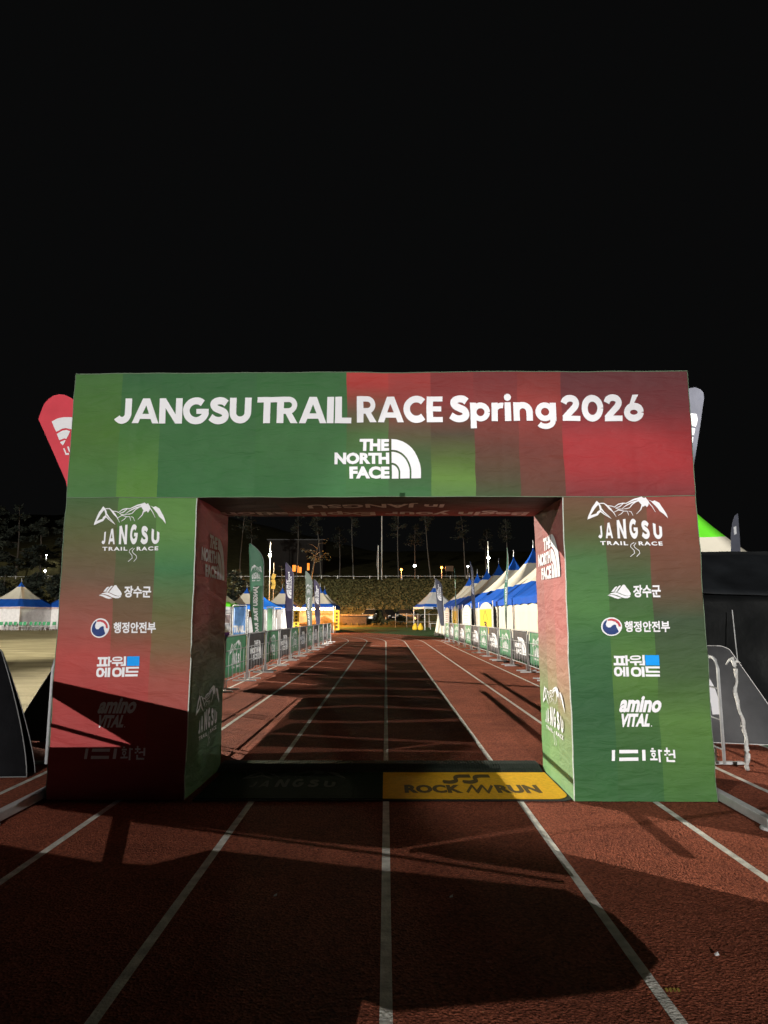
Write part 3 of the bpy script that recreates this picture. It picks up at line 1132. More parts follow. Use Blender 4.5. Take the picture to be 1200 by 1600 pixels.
def leg_prints(leg, bx):
    """bx: picture boxes of the six marks on this leg"""
    front(bx[0], MTN, 'mountain_emblem', M_WHITE_PRINT, leg)
    front(bx[1], county(), 'county_lettering', M_WHITE_PRINT, leg)
    e = bx[2]
    bbw = (e[0], e[1], e[2], e[3])
    o = front(bbw, [circle(0, 0, 1)], 'round_emblem', M_WHITE_PRINT, leg)
    cx, cy, r = (e[0] + e[2]) / 2, (e[1] + e[3]) / 2, (e[2] - e[0]) / 2

    def sub(polys, name, m, lift):
        # emblem coordinates: unit disc, y up
        P0, P1 = yp(e[0], e[3], AY), yp(e[2], e[1], AY)
        f = lambda u, v: wob(((P0.x + P1.x) / 2 - AX + u * (P1.x - P0.x) / 2, 0, (P0.z + P1.z) / 2 + v * (P1.z - P0.z) / 2)) + Vector((0, -.010 - lift, 0))
        return decal(polys, f, name, m, o)
    q = .86
    sub([[(q * math.cos(R(a)), q * math.sin(R(a))) for a in range(120, 330, 10)] + [(.42, -.02), (.40, .18), (.22, .22), (.05, .1), (-.12, -.08), (-.34, -.10), (-.52, .06), (-.58, .3), (-.46, .55)]],
        'blue_swirl', M_BLUE, .006)
    sub([[(q * math.cos(R(a)), q * math.sin(R(a))) for a in range(0, 126, 9)] + [(-.36, .64), (0, .66), (.34, .54), (.58, .3), (.68, .0)]], 'red_swirl', M_REDP, .006)
    front(bx[3], fit(text_polys('행정안전부', 0.03), 0, 0, 5, 1), 'ministry_lettering', M_WHITE_PRINT, leg)
    dl = drink_logo()
    front(bx[4], dl, 'drink_lettering', M_WHITE_PRINT, leg)
    s = bx[4]
    fx = lambda a: s[0] + (a - 255) / (835 - 255) * (s[2] - s[0])
    fy = lambda a: s[1] + (a - 90) / (370 - 90) * (s[3] - s[1])
    front((fx(665), fy(92), fx(838), fy(222)), [[(0, 0), (1, 0), (1, 1), (0, 1)]], 'blue_square', M_SKY, leg)
    front(bx[5], amino(), 'amino_lettering', M_WHITE_PRINT, leg)
    front(bx[6], hwa_logo(), 'bar_lettering', M_WHITE_PRINT, leg)


leg_prints(leg_l, [(142, 784, 261, 878), (153, 914, 236, 936), (139, 966, 170, 996), (175, 972, 243, 989), (149, 1025, 217, 1058), (150, 1090, 213, 1137), (131, 1166, 227, 1189)])
leg_prints(leg_r, [(920, 776, 1040, 871), (947, 913, 1030, 935), (938, 964, 969, 994), (974, 970, 1043, 988), (958, 1024, 1027, 1057), (967, 1087, 1031, 1135), (954, 1167, 1052, 1190)])


def inner_print(leg, x, polys, y0, y1, z0, z1, name, to_far):
    a, b, c, d = bbox(polys)

    def fn(u, v):
        t, s = (u - a) / (c - a), (v - b) / (d - b)
        y = y0 + (y1 - y0) * (t if to_far else 1 - t)
        return wob((x, y, z0 + (z1 - z0) * s)) + Vector((.0105 if to_far else -.0105, 0, 0))
    return decal(polys, fn, name, M_WHITE_PRINT, leg)


inner_print(leg_l, LL, DOME, .20, 1.13, 2.06, 2.50, 'dome_emblem', True)
inner_print(leg_l, LL, MTN, .22, 1.12, .36, .95, 'mountain_emblem', True)
inner_print(leg_r, RL, DOME, .18, 1.12, 2.05, 2.50, 'dome_emblem', False)
inner_print(leg_r, RL, MTN, .20, 1.14, .38, .97, 'mountain_emblem', False)

# ------------------------------------------------------------------ mats under the arch
M_MAT_Y = mat('yellow_mat_pile', (0.80, 0.44, 0.006), 0.9, 0.12, 30, 1.0, 160)
M_MAT_G = mat('black_green_mat_pile', (0.012, 0.030, 0.017), 0.9, 0.25, 30, 1.0, 160, spec=.08)
M_RUBBER = mat('black_rubber', (0.015, 0.016, 0.016), 0.6, 0.3, 20, 0.5, 50)
M_INK = mat('dark_brown_ink', (0.085, 0.055, 0.010), 0.8, 0.15, 20)


def mat_slab(name, x0, x1, y0, y1, z, m, corner=0.0, border=None):
    b = MB()
    poly = [(x0, y0), (x1 - corner, y0)]
    if corner:
        poly += [(x1 - corner + corner * math.sin(R(a)), y0 + corner - corner * math.cos(R(a))) for a in range(15, 91, 15)]
    else:
        poly += [(x1, y0)]
    poly += [(x1, y1), (x0, y1)]
    b.prism([(x, y, .006) for x, y in poly], (0, 0, z))
    return fix_normals(b.build(name, m, border)), poly


ymat = thing('floor_mat', 'yellow floor mat with dark lettering lying under the arch', 'mat', (0.83, 6.5, 0))
o, _ = mat_slab('mat_pile', -.86, .86, .05, 1.10, .012, M_MAT_Y, .16)
o.parent = ymat
b = MB()
b.prism([(x, y, .005) for x, y in [(-.86, 0.0), (.80, 0.0), (.88, .06), (.905, .2), (.905, 1.12), (-.86, 1.12)]], (0, 0, .008))
fix_normals(b.build('rubber_border', M_RUBBER, ymat))


def ground_decal(polys, bb, z, name, m, parent, off):
    """bb in picture pixels on the ground"""
    a, b_, c, d = bbox(polys)
    y0, y1 = gp((bb[0] + bb[2]) / 2, bb[3]).y, gp((bb[0] + bb[2]) / 2, bb[1]).y
    x0, x1 = gp(bb[0], (bb[1] + bb[3]) / 2).x, gp(bb[2], (bb[1] + bb[3]) / 2).x
    return decal(polys, lambda u, v: (x0 + (u - a) / (c - a) * (x1 - x0) - off[0], y0 + (v - b_) / (d - b_) * (y1 - y0) - off[1], z), name, m, parent)


rock = fit(text_polys('ROCK', .06, space=1.05), 632, -1243, 722, -1229) + fit(text_polys('RUN', .06, space=1.05), 775, -1243, 843, -1229)
rock += stroke([(728, 1242), (740, 1230), (744, 1242), (756, 1230)], 3.6) + stroke([(742, 1242), (756, 1230), (760, 1242), (772, 1230)], 3.6)
ground_decal(rock, (632, 1229, 843, 1243), .0195, 'mat_lettering', M_INK, ymat, (0.83, 6.5))
ss = []
for dx in (0, 33):
    ss += stroke([tuple(q) for q in spline([(689 + dx, 1225.5), (701 + dx, 1226.5), (711 + dx, 1223.5), (711 + dx, 1218.5), (718 + dx, 1215.2), (738 + dx, 1214.8)], 5)], 6.4)
ground_decal(ss, (690, 1213, 768, 1228), .0195, 'mat_logo', M_INK, ymat, (0.83, 6.5))
gmat = thing('floor_mat', 'black green floor mat with faint mountain print under the arch', 'mat', (-.91, 6.5, 0))
o, _ = mat_slab('mat_pile', -.84, .88, .05, 1.10, .012, M_MAT_G)
o.parent = gmat
b = MB()
b.prism([(x, y, .005) for x, y in [(-.85, 0.0), (.875, 0.0), (.875, 1.12), (-.85, 1.12)]], (0, 0, .008))
fix_normals(b.build('rubber_border', M_RUBBER, gmat))
ground_decal(mountain_logo(False, False), (378, 1207, 540, 1233), .0195, 'mat_logo', mat('grey_green_ink', (0.05, 0.065, 0.055), .85, .2, 20), gmat, (-.91, 6.5))
# timing cable ramp behind the mats
ramp_o = thing('cable_ramp', 'low black rubber cable ramp across the back of the arch opening', 'cable ramp', (-.06, 7.9, 0))
b = MB()
pr = [(-.27, .0), (-.2, .035), (-.08, .06), (.08, .06), (.2, .035), (.27, 0)]
n = 118
x0, x1 = LL + .02, RL - .02
for k in range(n):
    a, c = x0 + (x1 - x0) * k / n, x0 + (x1 - x0) * (k + .72) / n
    b.prism([(a, y, z + .003) for y, z in pr], (c - a, 0, 0))
fix_normals(b.build('ribbed_top', mat('green_black_rubber', (0.022, 0.03, 0.024), .55, .3, 20), ramp_o))
b = MB()
b.prism([(x0, y, z * .9 + .002) for y, z in pr], (x1 - x0, 0, 0))
fix_normals(b.build('ramp_core', M_RUBBER, ramp_o))

# ------------------------------------------------------------------ what shades the key light: an added unseen cloth, cut to cast the track shadows
KL, KY = Vector(FLOOD_KEY[0]), -4.0


def to_screen(p):
    t = (KY - KL.y) / (p.y - KL.y)
    q = KL + (Vector(p) - KL) * t
    return (q.x, q.z)


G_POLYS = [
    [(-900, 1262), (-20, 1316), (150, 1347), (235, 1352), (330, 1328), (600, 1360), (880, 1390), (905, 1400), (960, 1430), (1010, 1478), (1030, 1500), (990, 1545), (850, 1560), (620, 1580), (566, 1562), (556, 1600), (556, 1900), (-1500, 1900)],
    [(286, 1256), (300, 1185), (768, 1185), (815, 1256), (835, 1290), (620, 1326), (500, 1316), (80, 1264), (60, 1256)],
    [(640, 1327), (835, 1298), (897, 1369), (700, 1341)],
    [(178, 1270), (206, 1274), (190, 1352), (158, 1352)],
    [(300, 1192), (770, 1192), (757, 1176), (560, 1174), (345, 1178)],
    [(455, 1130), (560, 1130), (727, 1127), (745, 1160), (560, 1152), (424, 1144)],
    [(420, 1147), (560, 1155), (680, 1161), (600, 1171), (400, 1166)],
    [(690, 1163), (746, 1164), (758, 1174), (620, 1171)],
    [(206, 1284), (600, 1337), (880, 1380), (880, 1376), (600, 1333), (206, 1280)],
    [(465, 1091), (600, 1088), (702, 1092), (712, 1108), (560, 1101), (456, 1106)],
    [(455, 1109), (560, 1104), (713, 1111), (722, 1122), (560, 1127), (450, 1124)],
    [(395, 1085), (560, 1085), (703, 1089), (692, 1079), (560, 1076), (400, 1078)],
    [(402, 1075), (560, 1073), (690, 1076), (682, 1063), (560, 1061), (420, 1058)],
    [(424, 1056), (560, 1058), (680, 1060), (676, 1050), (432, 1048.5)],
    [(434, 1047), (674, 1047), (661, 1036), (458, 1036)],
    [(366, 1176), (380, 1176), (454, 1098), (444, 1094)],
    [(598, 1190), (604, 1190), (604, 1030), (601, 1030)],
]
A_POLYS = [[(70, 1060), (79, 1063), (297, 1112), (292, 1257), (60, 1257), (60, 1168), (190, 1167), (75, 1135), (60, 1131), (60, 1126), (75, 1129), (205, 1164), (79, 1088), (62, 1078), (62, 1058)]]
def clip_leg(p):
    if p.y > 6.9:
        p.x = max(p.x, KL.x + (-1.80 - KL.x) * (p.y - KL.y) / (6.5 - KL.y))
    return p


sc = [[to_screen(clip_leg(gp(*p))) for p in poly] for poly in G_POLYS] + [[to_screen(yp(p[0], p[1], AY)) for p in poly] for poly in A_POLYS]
# invented caster: cloth, props and a rope for a thin shadow
scr = thing('added_shadow_caster', 'added black cloth shadow caster on posts, unseen behind the photographer', 'backdrop', (0, KY, 0))
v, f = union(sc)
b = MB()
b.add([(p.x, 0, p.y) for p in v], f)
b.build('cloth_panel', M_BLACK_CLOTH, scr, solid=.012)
b = MB()
for x in (-4.5, -3.1):
    b.tube([(x, .06, 0), (x, .06, 1.75)], .03, 8)
b.tube([(.95, .02, 0), (.95, .02, 1.3)], .03, 8)
b.build('post', M_DARK, scr, True)
b = MB()
g0, g1 = [to_screen(gp(*p)) for p in ((640, 1330), (1250, 1256))]
b.tube([(g0[0], 0, g0[1]), (g1[0], 0, g1[1])], .008, 6)
b.build('guy_rope', M_DARK, scr)

# added screen hidden behind the left leg, shading the track from the floodlight ahead
wall = thing('added_shade_screen', 'added long black shading cloth on steel posts, hidden behind the left arch leg', 'screen', (-4.5, 10.4, 0))
wx = lambda t: -3.7 * t
wy = lambda t: 17.4 * t
ztop = lambda t: 20 * (1 - (45 + -4.5 + wx(t)) / 46.22)
zlow = lambda t: 20 * (1 - (45 + -4.5 + wx(t)) / 43.3)
b = MB()
tt = [-.085 + 1.755 * k / 20 for k in range(21)]
b.add([Vector((wx(t), wy(t), z(t))) for t in tt for z in (zlow, ztop)], [(2 * k, 2 * k + 2, 2 * k + 3, 2 * k + 1) for k in range(len(tt) - 1)])
b.build('cloth_panel', M_BLACK_CLOTH, wall, solid=.012)
for k in range(9):
    t = 1.67 * k / 8
    b = MB()
    b.tube([(wx(t) - .04, wy(t), 0), (wx(t) - .04, wy(t), ztop(t) + .02)], .03, 8)
    b.build('post', M_STEEL, wall, True)
for t0_, dz in ((.02, .33), (.3, .55)):  # added bars that throw thin shadow lines
    b = MB()
    b.tube([(wx(t0_), wy(t0_), ztop(t0_) + dz), (wx(t0_ + .6), wy(t0_ + .6), ztop(t0_ + .6) + dz)], .022, 6)
    b.build('added_shadow_bar', M_STEEL, wall)

# =================================================================== CROWD BARRIERS
DOME_ME, MTN_ME = {}, {}
DOME_V = union(DOME)
MTN_V = union(mountain_logo(False, True))


def logo_mesh(vf, fn, name, m, parent):
    mb = MB()
    mb.add([fn(p.x, p.y) for p in vf[0]], vf[1])
    return mb.build(name, m, parent)


def make_barrier(name, label, banner):
    """2.5 m long steel barrier, seen from local -y; banner = 'green', 'dark' or None"""
    t = thing(name, label, 'barrier', (0, 0, 0), 0, 'crowd barriers along both sides of the track')
    L_, H = 2.46, 1.2
    b = MB()
    b.tube([(0, 0, .05), (0, 0, H - .12), (.04, 0, H - .03), (.12, 0, H), (L_ - .12, 0, H), (L_ - .04, 0, H - .03), (L_, 0, H - .12), (L_, 0, .05)], .019, 8)
    for z in (.2, .52, .86):
        b.tube([(0, 0, z), (L_, 0, z)], .010, 6)
    for k in range(1, 6):
        b.tube([(L_ * k / 6, 0, .2), (L_ * k / 6, 0, .86)], .007, 6)
    b.build('frame', M_BARRIER, t, True)
    for x in (.22, L_ - .22):
        b = MB()
        b.bar((x, -.30, .02), (x, .30, .02), .045, .03)
        b.tube([(x, 0, .03), (x, 0, .21)], .014, 6)
        b.build('foot', M_GALV, t)
    if banner:
        b = MB()
        x0, x1, z0, z1 = .06, L_ - .05, .26, 1.21
        nu, nv = 22, 8

        def bp(u, v, off=0.0):
            w = noise.noise(Vector((u * 4.2, v * 1.3, 3.1 if banner == 'green' else 8.2))) * .03 * (1 - .6 * v)
            return Vector((x0 + (x1 - x0) * u, .032 - off + w * .5 + .012 * math.sin(u * 17), z0 + (z1 - z0) * v - (.02 * math.sin(u * 9) if v < .05 else 0)))
        b.add([bp(i / nu, j / nv) for j in range(nv + 1) for i in range(nu + 1)],
              [(j * (nu + 1) + i, j * (nu + 1) + i + 1, (j + 1) * (nu + 1) + i + 1, (j + 1) * (nu + 1) + i) for j in range(nv) for i in range(nu)])
        ba = b.build('banner', M_GREEN_BANNER if banner == 'green' else M_DARK_CLOTH, t, True, solid=.003)
        vf = MTN_V if banner == 'green' else DOME_V
        xs_ = [p.x for p in vf[0]]
        ys_ = [p.y for p in vf[0]]
        a, c, bb, d = min(xs_), max(xs_), min(ys_), max(ys_)
        if banner == 'green':
            u0, u1, v0, v1 = .22, .78, .16, .86
        else:
            u0, u1, v0, v1 = .14, .86, .2, .76
        logo_mesh(vf, lambda x, y: bp(u0 + (u1 - u0) * (x - a) / (c - a), v0 + (v1 - v0) * (y - bb) / (d - bb), .007), 'banner_print', M_WHITE_PRINT, ba)
    return t


B_GREEN = make_barrier('crowd_barrier', '', 'green')
B_DARK = make_barrier('crowd_barrier', '', 'dark')
B_BARE = make_barrier('crowd_barrier', '', None)
ORD = 'first second third fourth fifth sixth seventh eighth ninth tenth eleventh twelfth thirteenth fourteenth fifteenth sixteenth'.split()
used = set()


def put_barrier(kind, x, y, rz, label):
    src = {'green': B_GREEN, 'dark': B_DARK, None: B_BARE}[kind]
    if kind not in used:
        used.add(kind)
        src.location = (x, y, 0)
        src.rotation_euler = (0, 0, rz)
        src['label'] = label
        return src
    return dup(src, (x, y, 0), rz, label)


DESC = {'green': 'steel barrier with green mountain banner', 'dark': 'steel barrier with charcoal dome logo banner', None: 'bare white steel barrier without a banner'}


def line_x(pts, y):
    for (xa, ya), (xb, yb) in zip(pts, pts[1:]):
        if y <= yb:
            return xa + (xb - xa) * (y - ya) / (yb - ya)
    return pts[-1][0]


LEFT_LINE = [(-3.76, 7.85), (-3.66, 16), (-3.55, 46)]
RIGHT_LINE = [(3.74, 7.85), (4.3, 20), (4.22, 34), (4.0, 52)]
for i in range(14):
    y = 7.85 + 2.64 * i
    kind = None if i < 3 else ('green' if i % 2 else 'dark')
    xa, xb = line_x(LEFT_LINE, y), line_x(LEFT_LINE, y + 2.5)
    put_barrier(kind, xa, y, math.atan2(2.5, xb - xa), '%s, %s of the left row counted from the arch' % (DESC[kind], ORD[i]))
for i in range(15):
    y = 7.85 + 2.64 * i
    kind = None if i < 3 else ('dark' if i % 2 else 'green')
    xa, xb = line_x(RIGHT_LINE, y), line_x(RIGHT_LINE, y + 2.5)
    put_barrier(kind, xb, y + 2.47, math.atan2(-2.5, xa - xb), '%s, %s of the right row counted from the arch' % (DESC[kind], ORD[i]))

# plastic strip tied to the barrier by the right leg
b = MB()
p0 = Vector((3.80, 7.78, 0))
n = 34
pts = [p0 + Vector((.05 + .11 * (k / n) + .020 * math.sin(k * .35) + .006 * math.sin(k * 1.1), -.03 - .02 * math.sin(k * .5), 1.19 - 1.18 * k / n)) for k in range(n + 1)]
b.tube(pts, [.020 + .005 * math.sin(k * .7) + .010 * max(0, k - 20) / 14 for k in range(n + 1)], 7)
b.tube([p0 + Vector((-.02, -.03, 1.13)), p0 + Vector((.02, -.045, 1.19)), p0 + Vector((.06, -.045, 1.21)), p0 + Vector((.08, -.03, 1.16))], [.008, .012, .012, .008], 6)
b.tube([p0 + Vector((.05, -.03, 1.15)), p0 + Vector((.10, -.045, 1.17)), p0 + Vector((.145, -.04, 1.15))], [.010, .016, .004], 6)
tag(b.build('plastic_strip', mat('white_plastic_strip', (.62, .62, .6), .5, .15, 20, .8, 40), None, True), 'white plastic strip knotted round the end post of the barrier beside the right arch leg', 'strip')

# =================================================================== FEATHER FLAGS
FLAG_TXT = {}


def feather_flag(loc, h, w, rz, lean, m, label, text=None, logo=True, mirror=True, curve=0.65, base=0.9, tx=True):
    """pole on the +x side that bends over to -x at the top"""
    t = thing('feather_flag', label, 'flag', (loc[0], loc[1], 0), rz, 'feather flags along the track')
    lx, ly = lean

    def edge(z):
        """x of the pole edge at height z"""
        k = max(0, (z - (h - curve)) / curve)
        return -w * .92 * k ** 2.2

    def P(x, z, y=0.0):
        return Vector((x + lx * (z / h) ** 1.4, y + ly * (z / h) ** 1.4, z))
    b = MB()
    b.tube([P(edge(h * k / 26) + .012, h * k / 26) for k in range(27)], [.016 - .009 * k / 26 for k in range(27)], 6)
    b.build('pole', M_POLE, t, True)
    b = MB()
    nz, nu = 40, 6

    def S_(u, s, off=0.0):
        z = base + (h - base) * s
        full = w * (.72 + .28 * min(1, s * 3))
        xe = edge(z)
        left = min(xe - .004, -full + (.10 * (1 - s)))
        if s > .93:
            left = min(xe - .004, -full * (1 - .04 * (s - .93) / .07))
        x = xe + (left - xe) * u
        return P(x, z, .035 * math.sin(z * 2.3 + u * 2) * u + .02 * noise.noise(Vector((u * 2, z * 2, w))) - off)
    b.add([S_(i / nu, j / nz) for j in range(nz + 1) for i in range(nu + 1)],
          [(j * (nu + 1) + i, j * (nu + 1) + i + 1, (j + 1) * (nu + 1) + i + 1, (j + 1) * (nu + 1) + i) for j in range(nz) for i in range(nu)])
    sail = b.build('sail', m, t, True, solid=.003)

    def put(polys, z0, z1, c0, c1, name):
        """polys rotated so that their u runs down the flag when z0 > z1"""
        a, bb, c, d = bbox(polys)
        v, f = union(polys)
        for side in (1, -1):
            mb = MB()
            mb.add([fn_(p, side, a, bb, c, d, z0, z1, c0, c1) for p in v], f)
            mb.build(name, M_WHITE_PRINT, sail)

    def fn_(p, side, a, bb, c, d, z0, z1, c0, c1):
        uu, vv = (p.x - a) / (c - a), (p.y - bb) / (d - bb)
        if z0 > z1:
            z = z0 + (z1 - z0) * uu
            cc = c0 + (c1 - c0) * (vv if mirror else 1 - vv)
        else:
            z = z0 + (z1 - z0) * vv
            cc = c0 + (c1 - c0) * (1 - uu if not mirror else uu)
        s = (z - base) / (h - base)
        full = w
        xe = edge(z)
        u = max(0, min(1, (cc * full + xe * 0) / full))
        return S_(u, s, .006 * side)
    if logo == 'mountain':
        put([q for q in mountain_logo(False, True)], h * .70, h * .83, .12, .9, 'flag_emblem')
    elif logo == 'dome':
        put(DOME, h * .90, h * .62, .2, .85, 'flag_emblem')
    if text:
        put(text_polys(text, .05), h * (.66 if logo == 'mountain' else .58), h * .27, .3, .75, 'flag_lettering')
    b = MB()
    b.bar((-.35, 0, .02), (.35, 0, .02), .05, .03)
    b.bar((0, -.35, .035), (0, .35, .035), .05, .03)
    b.build('cross_base', M_DARK, t)
    return t


def flag_at(px_base, D, px_tip, py_tip, xoff=0.0):
    """place of the pole and its height from the tip in the picture"""
    base = yp(px_base, 960, D)
    tip = yp(px_tip, py_tip, D)
    return base, tip


def left_flag(pxb, D, pxt, pyt, w, m, label, **kw):
    b_, t_ = flag_at(pxb, D, pxt, pyt)
    lean = t_.x - b_.x + w * .92
    return feather_flag((b_.x, D), t_.z, w, 0.0, (lean, 0), m, label, **kw)


left_flag(411, 21.0, 391, 849, .46, M_SAGE_FLAG, 'tall sage green feather flag with white mountain emblem above the left barriers', text='JANGSU TRAIL RACE', logo='mountain')
left_flag(456, 27.5, 447, 879, .36, M_PURPLE_FLAG, 'dark purple feather flag second along the left barriers', logo='dome')
left_flag(487, 34.5, 478, 892, .36, M_GREY_FLAG, 'grey green feather flag with white lettering in front of the glowing booth', text='JANGSU TRAIL RACE', logo='mountain')
left_flag(500, 39.0, 491, 905, .36, M_PURPLE_FLAG, 'dark purple feather flag farthest along the left barriers', logo='dome')
# right side: turned almost edge-on
b_, t_ = flag_at(789, 25.2, 792, 858)
feather_flag((b_.x, 25.2), t_.z, .42, R(68), (.08, -.2), M_SAGE_FLAG, 'pale green feather flag seen nearly edge on before the nearest striped tent', text='JANGSU TRAIL RACE', logo='mountain')
b_, t_ = flag_at(744, 35, 738, 878)
feather_flag((b_.x, 35), t_.z, .42, R(62), (-.1, .1), M_NAVY_FLAG, 'slate purple feather flag seen edge on beside the yellow tent sign', logo='dome')
b_, t_ = flag_at(714, 43.9, 712, 889)
feather_flag((b_.x, 43.9), t_.z, .3, R(80), (-.1, .1), M_SAGE_FLAG, 'thin green feather flag seen edge on near the far end of the right barriers', logo='mountain')
b_, t_ = flag_at(694, 53.5, 682, 904)
feather_flag((b_.x, 53.5), t_.z, .55, R(12), (-.18, 0), M_NAVY_FLAG, 'slate purple feather flag leaning left at the far end of the right barriers', logo='dome')


def outline_flag(name, label, D, pts, pole, m, prints, group='feather flags along the track'):
    """flag whose outline is known; real size at distance D, 4 mm cloth"""
    base = yp(pole[0], 1100, D)
    t = thing(name, label, 'flag', (base.x, D, 0), 0, group)
    loc = Vector((base.x, D, 0))
    b = MB()
    b.prism([yp(x, y, D) - loc for x, y in pts], (0, .004, 0))
    fix_normals(b.build('sail', m, t))
    sail = t.children[0]
    b = MB()
    top = yp(pole[2], pole[3], D) - loc
    b.tube([(0, .03, 0), (top.x * .3, .03, top.z * .45), (top.x, .03, top.z)], [.018, .014, .008], 8)
    b.build('pole', M_POLE, t, True)
    for k, (nm, mm, polys) in enumerate(prints):
        v, f = union([flip(p) for p in polys])
        mb = MB()
        mb.add([yp(p.x, -p.y, D) - loc - Vector((0, .006, 0)) for p in v], f)
        mb.build(nm, mm, sail)
    b = MB()
    b.bar((-.4, .03, .02), (.4, .03, .02), .05, .03)
    b.bar((0, -.37, .035), (0, .43, .035), .05, .03)
    b.build('cross_base', M_DARK, t)
    return t


outline_flag('feather_flag', 'red feather flag with white dome bands looking out behind the upper left of the arch', 9.4,
             [(60, 655), (64, 643), (69, 631), (76, 623), (84, 618), (92, 616), (101, 617), (112, 622), (122, 632), (130, 648), (133, 668), (130, 695), (122, 725), (112, 762), (107, 775), (103, 752), (82, 704)],
             (112, 0, 110, 770), M_RED_FLAG,
             [('flag_emblem', M_WHITE_PRINT, [[(81, 659), (90, 654), (100, 652), (112, 652), (120, 656), (112, 671), (103, 669), (98, 670), (88, 675)],
                                              [(89, 678), (98, 673), (104, 672), (110, 674), (104, 686), (101, 685), (93, 688)],
                                              [(94, 691), (101, 688), (103, 688), (100, 694), (98, 696)]]),
              ('flag_lettering', M_WHITE_PRINT, [[(99, 701), (101, 700), (104, 708), (108, 708), (108, 711), (103, 711)], [(105, 698), (108, 698), (110, 706), (108, 706)]])])
outline_flag('feather_flag', 'dark slate feather flag with white bands looking out behind the upper right of the arch', 9.4,
             [(1100, 622), (1099, 613), (1094, 608), (1086, 605), (1076, 607), (1062, 612), (1052, 625), (1048, 650), (1052, 700), (1060, 760), (1074, 765), (1083, 735), (1094, 665)],
             (1066, 0, 1070, 760), M_NAVY_FLAG,
             [('flag_emblem', M_WHITE_PRINT, [[(1064, 650), (1076, 646), (1088, 647), (1090, 656), (1087, 667), (1078, 665), (1066, 668)],
                                              [(1066, 671), (1078, 668), (1086, 670), (1084, 680), (1077, 679), (1068, 681)],
                                              [(1069, 684), (1083, 683), (1082, 692), (1070, 692)], [(1072, 697), (1080, 697), (1079, 707), (1072, 707)]])])
outline_flag('feather_flag', 'slate grey feather flag standing behind the black tent on the right', 17.0,
             [(1153, 802), (1148, 806), (1144, 818), (1142, 836), (1142, 860), (1144, 900), (1150, 930), (1156, 930), (1158, 880), (1156, 840), (1154, 815)],
             (1153, 0, 1153, 925), M_NAVY_FLAG, [('flag_emblem', M_WHITE_PRINT, [[(1146, 824), (1150, 822), (1151, 834), (1147, 836)]])])

# =================================================================== TENTS
def pagoda(name, label, cat, loc, rz, s, eave, peak, bands, walls=(), legs=True, valance=.3, finial=True, group=None, wall_m=None, vmat=None):
    """peaked tent; bands = [(t_end, material)] from eave (0) to peak (1)"""
    t = thing(name, label, cat, loc, rz, group)
    ms = []
    for _, m in bands:
        if m not in ms:
            ms.append(m)
    b = MB()
    n = 24
    h = s / 2

    def half(k):
        return h * ((1 - k) ** 1.55 * .97 + .03 * (1 - k))
    seg = 8
    ts = sorted(set([i / n for i in range(n + 1)] + [e for e, _ in bands]))
    for side in range(4):
        q = Matrix.Rotation(side * math.pi / 2, 3, 'Z')
        base = len(b.v)
        pts = []
        for k in ts:
            for i in range(seg + 1):
                a = -1 + 2 * i / seg
                sag = .10 * s * k * (1 - k) * (1 - a * a) * .6
                pts.append(q @ Vector((a * half(k), -half(k) + sag, eave + (peak - eave) * k - .04 * (1 - a * a) * (1 - k))))
        fs = []
        b.v += [tuple(p) for p in pts]
        for j in range(len(ts) - 1):
            mid = (ts[j] + ts[j + 1]) / 2
            mm = next(m for e, m in bands if mid <= e)
            for i in range(seg):
                b.f.append([base + j * (seg + 1) + i, base + j * (seg + 1) + i + 1, base + (j + 1) * (seg + 1) + i + 1, base + (j + 1) * (seg + 1) + i])
                b.mi.append(ms.index(mm))
    if len(ms) == 1:
        ms = ms[0]
    b.build('roof', ms, t, True, solid=.006)
    if valance:
        b = MB()
        for side in range(4):
            q = Matrix.Rotation(side * math.pi / 2, 3, 'Z')
            m_ = 16
            for i in range(m_):
                a0, a1 = -h + s * i / m_, -h + s * (i + 1) / m_
                sc0, sc1 = [.045 * abs(math.sin(math.pi * x * 4 / s)) for x in (a0, a1)]
                dz0, dz1 = [-.04 * (1 - (x / h) ** 2) for x in (a0, a1)]
                b.add([q @ Vector(p) for p in ((a0, -h - .008, eave - valance + sc0), (a1, -h - .008, eave - valance + sc1), (a1, -h - .008, eave + dz1), (a0, -h - .008, eave + dz0))], [(0, 1, 2, 3)])
        b.build('valance', vmat or bands[0][1], t, solid=.004)
    if legs:
        for sx in (-1, 1):
            for sy in (-1, 1):
                b = MB()
                x, y = sx * (h - .05), sy * (h - .05)
                b.bevbox((x, y, eave / 2), (.07, .07, eave - .04), .008)
                b.bevbox((x, y, .02), (.18, .18, .03), .006)
                b.build('leg', M_WHITE_STEEL, t)
    if finial:
        b = MB()
        b.lathe((0, 0, peak - .05), [(.05, 0), (.03, .1), (.018, .2), (.018, .42), (0, .45)], 8)
        b.build('finial', M_STEEL, t, True)
    for side in walls:
        q = Matrix.Rotation(side * math.pi / 2, 3, 'Z')
        b = MB()
        nu = 36
        vs = []
        for j in range(5):
            for i in range(nu + 1):
                a = -h + .02 + (s - .04) * i / nu
                v = j / 4
                vs.append(q @ Vector((a, -h + .03 + .05 * (1 - v * .7) * noise.noise(Vector((a * 2.6, side * 5 + loc[1], v * .6))) + .02, .02 + (eave - .05) * v)))
        b.add(vs, [(j * (nu + 1) + i, j * (nu + 1) + i + 1, (j + 1) * (nu + 1) + i + 1, (j + 1) * (nu + 1) + i) for j in range(4) for i in range(nu)])
        b.build('side_wall', wall_m or M_TENT_WHITE, t, True, solid=.004)
    return t


